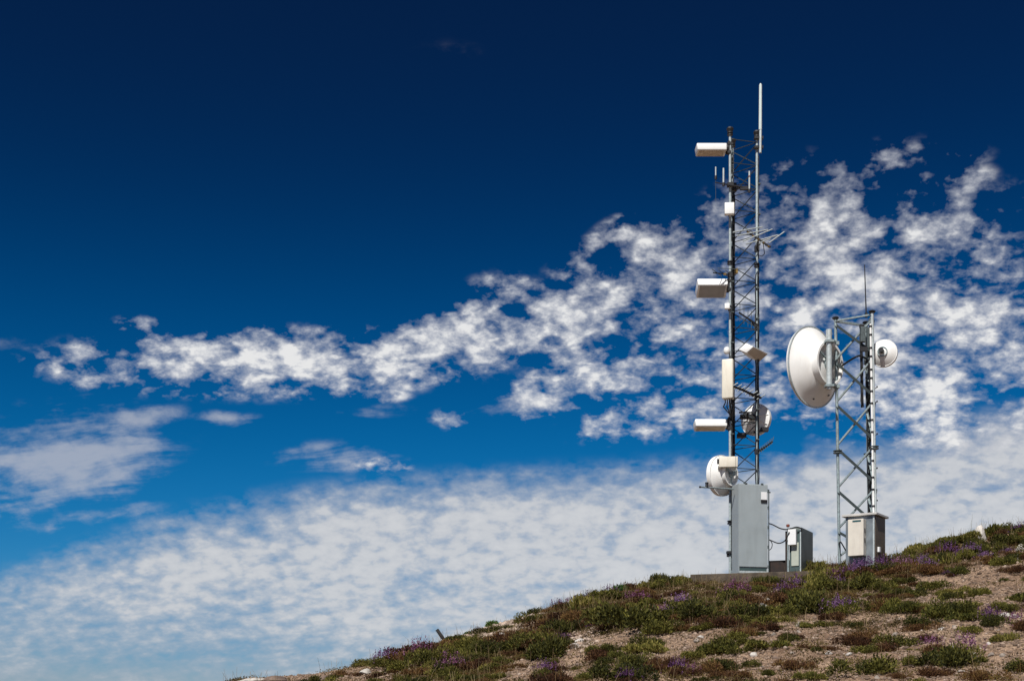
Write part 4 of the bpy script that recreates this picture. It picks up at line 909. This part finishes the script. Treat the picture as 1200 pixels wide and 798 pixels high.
# thin streaky veil at the far left
wv_ = wn(11, 8, .62, .4, math.radians(-18), (.65,2.1,1))
wacc = None
for (px, py, a, b_, ro, wt) in [(80,535,95,48,12,1.),(140,500,60,16,14,.9),(105,606,70,14,8,.6),(20,590,60,20,0,.6),(265,491,36,8,0,.7),(440,480,40,8,4,.5),(400,535,70,16,0,.55),(530,60,40,12,0,.14),(20,405,50,8,0,.3),(600,475,50,10,10,.6)]:
    A0 = ae(px, py); mp = N.new('ShaderNodeMapping'); mp.vector_type = 'TEXTURE'
    mp.inputs['Location'].default_value = (A0[0], A0[1], 0); mp.inputs['Rotation'].default_value = (0,0,math.radians(ro)); mp.inputs['Scale'].default_value = (a*K, b_*K, 1)
    L.new(cmb.outputs[0], mp.inputs[0]); ln = N.new('ShaderNodeVectorMath'); ln.operation = 'LENGTH'; L.new(mp.outputs[0], ln.inputs[0])
    m_ = mrange(ln.outputs['Value'], .1, 1.8, wt, 0); wacc = m_ if wacc is None else mth('MAXIMUM', wacc, m_)
raww = mth('ADD', wacc, mth('ADD', mth('MULTIPLY', mth('SUBTRACT', wv_, .5), 3.0), mth('ADD', mth('MULTIPLY', mth('SUBTRACT', nB, .5), 1.3), mth('MULTIPLY', mth('SUBTRACT', nA, .5), 1.2))))
dens_w = mth('MULTIPLY', mrange(raww, .1, 1.35, 0, .72), mrange(wacc, .02, .4))
# colours: thin cloud is greyer, thick cloud whiter; the deck is duller
def cmix(fac, a, b_):
    n = N.new('ShaderNodeMix'); n.data_type = 'RGBA'
    for k, q in ((0,fac),(6,a),(7,b_)):
        if isinstance(q, tuple): n.inputs[k].default_value = (*q,1)
        else: L.new(q, n.inputs[k])
    return n.outputs[2]
c_p = cmix(mrange(raw, .7, 1.9), (3.3,3.5,4.1), (6.2,6.2,6.2)); c_d = cmix(mrange(rawd, .3, 1.9), (3.0,3.3,3.8), (4.95,5.0,5.1)); c_w = (3.5,3.7,4.2)
base = cmix(dens_w, flt.outputs[2], c_w); base = cmix(dens_d, base, c_d)
mixc = N.new('ShaderNodeMix'); mixc.data_type = 'RGBA'; L.new(dens_p, mixc.inputs[0]); L.new(base, mixc.inputs[6]); L.new(c_p, mixc.inputs[7])
L.new(mixc.outputs[2], bg.inputs[0])
w.cycles.sampling_method = 'MANUAL'; w.cycles.sample_map_resolution = 512

sun = bpy.data.lights.new('sun', 'SUN'); sun.energy = 4.2; sun.angle = math.radians(.53); sun.color = (1,.97,.92)
so = bpy.data.objects.new('sun', sun); COL.objects.link(so); so.rotation_euler = (-Sd).to_track_quat('-Z','Y').to_euler(); so.location = (0,0,40)

# ------------------------------------------------------------------ camera
cam = bpy.data.cameras.new('camera'); co = bpy.data.objects.new('camera', cam); COL.objects.link(co); C.camera = co
co.location = (0,0,0); co.rotation_euler = (math.radians(90),0,0); cam.lens = 50; cam.sensor_width = 36; cam.sensor_fit = 'HORIZONTAL'; cam.clip_end = 20000; cam.clip_start = .1
cam.shift_y = (HY-398.8)/1200.
C.view_settings.view_transform = 'Standard'; C.view_settings.look = 'None'; C.view_settings.exposure = .4; C.view_settings.gamma = 1
C.render.engine = 'CYCLES'; C.render.resolution_x = 1024; C.render.resolution_y = 680
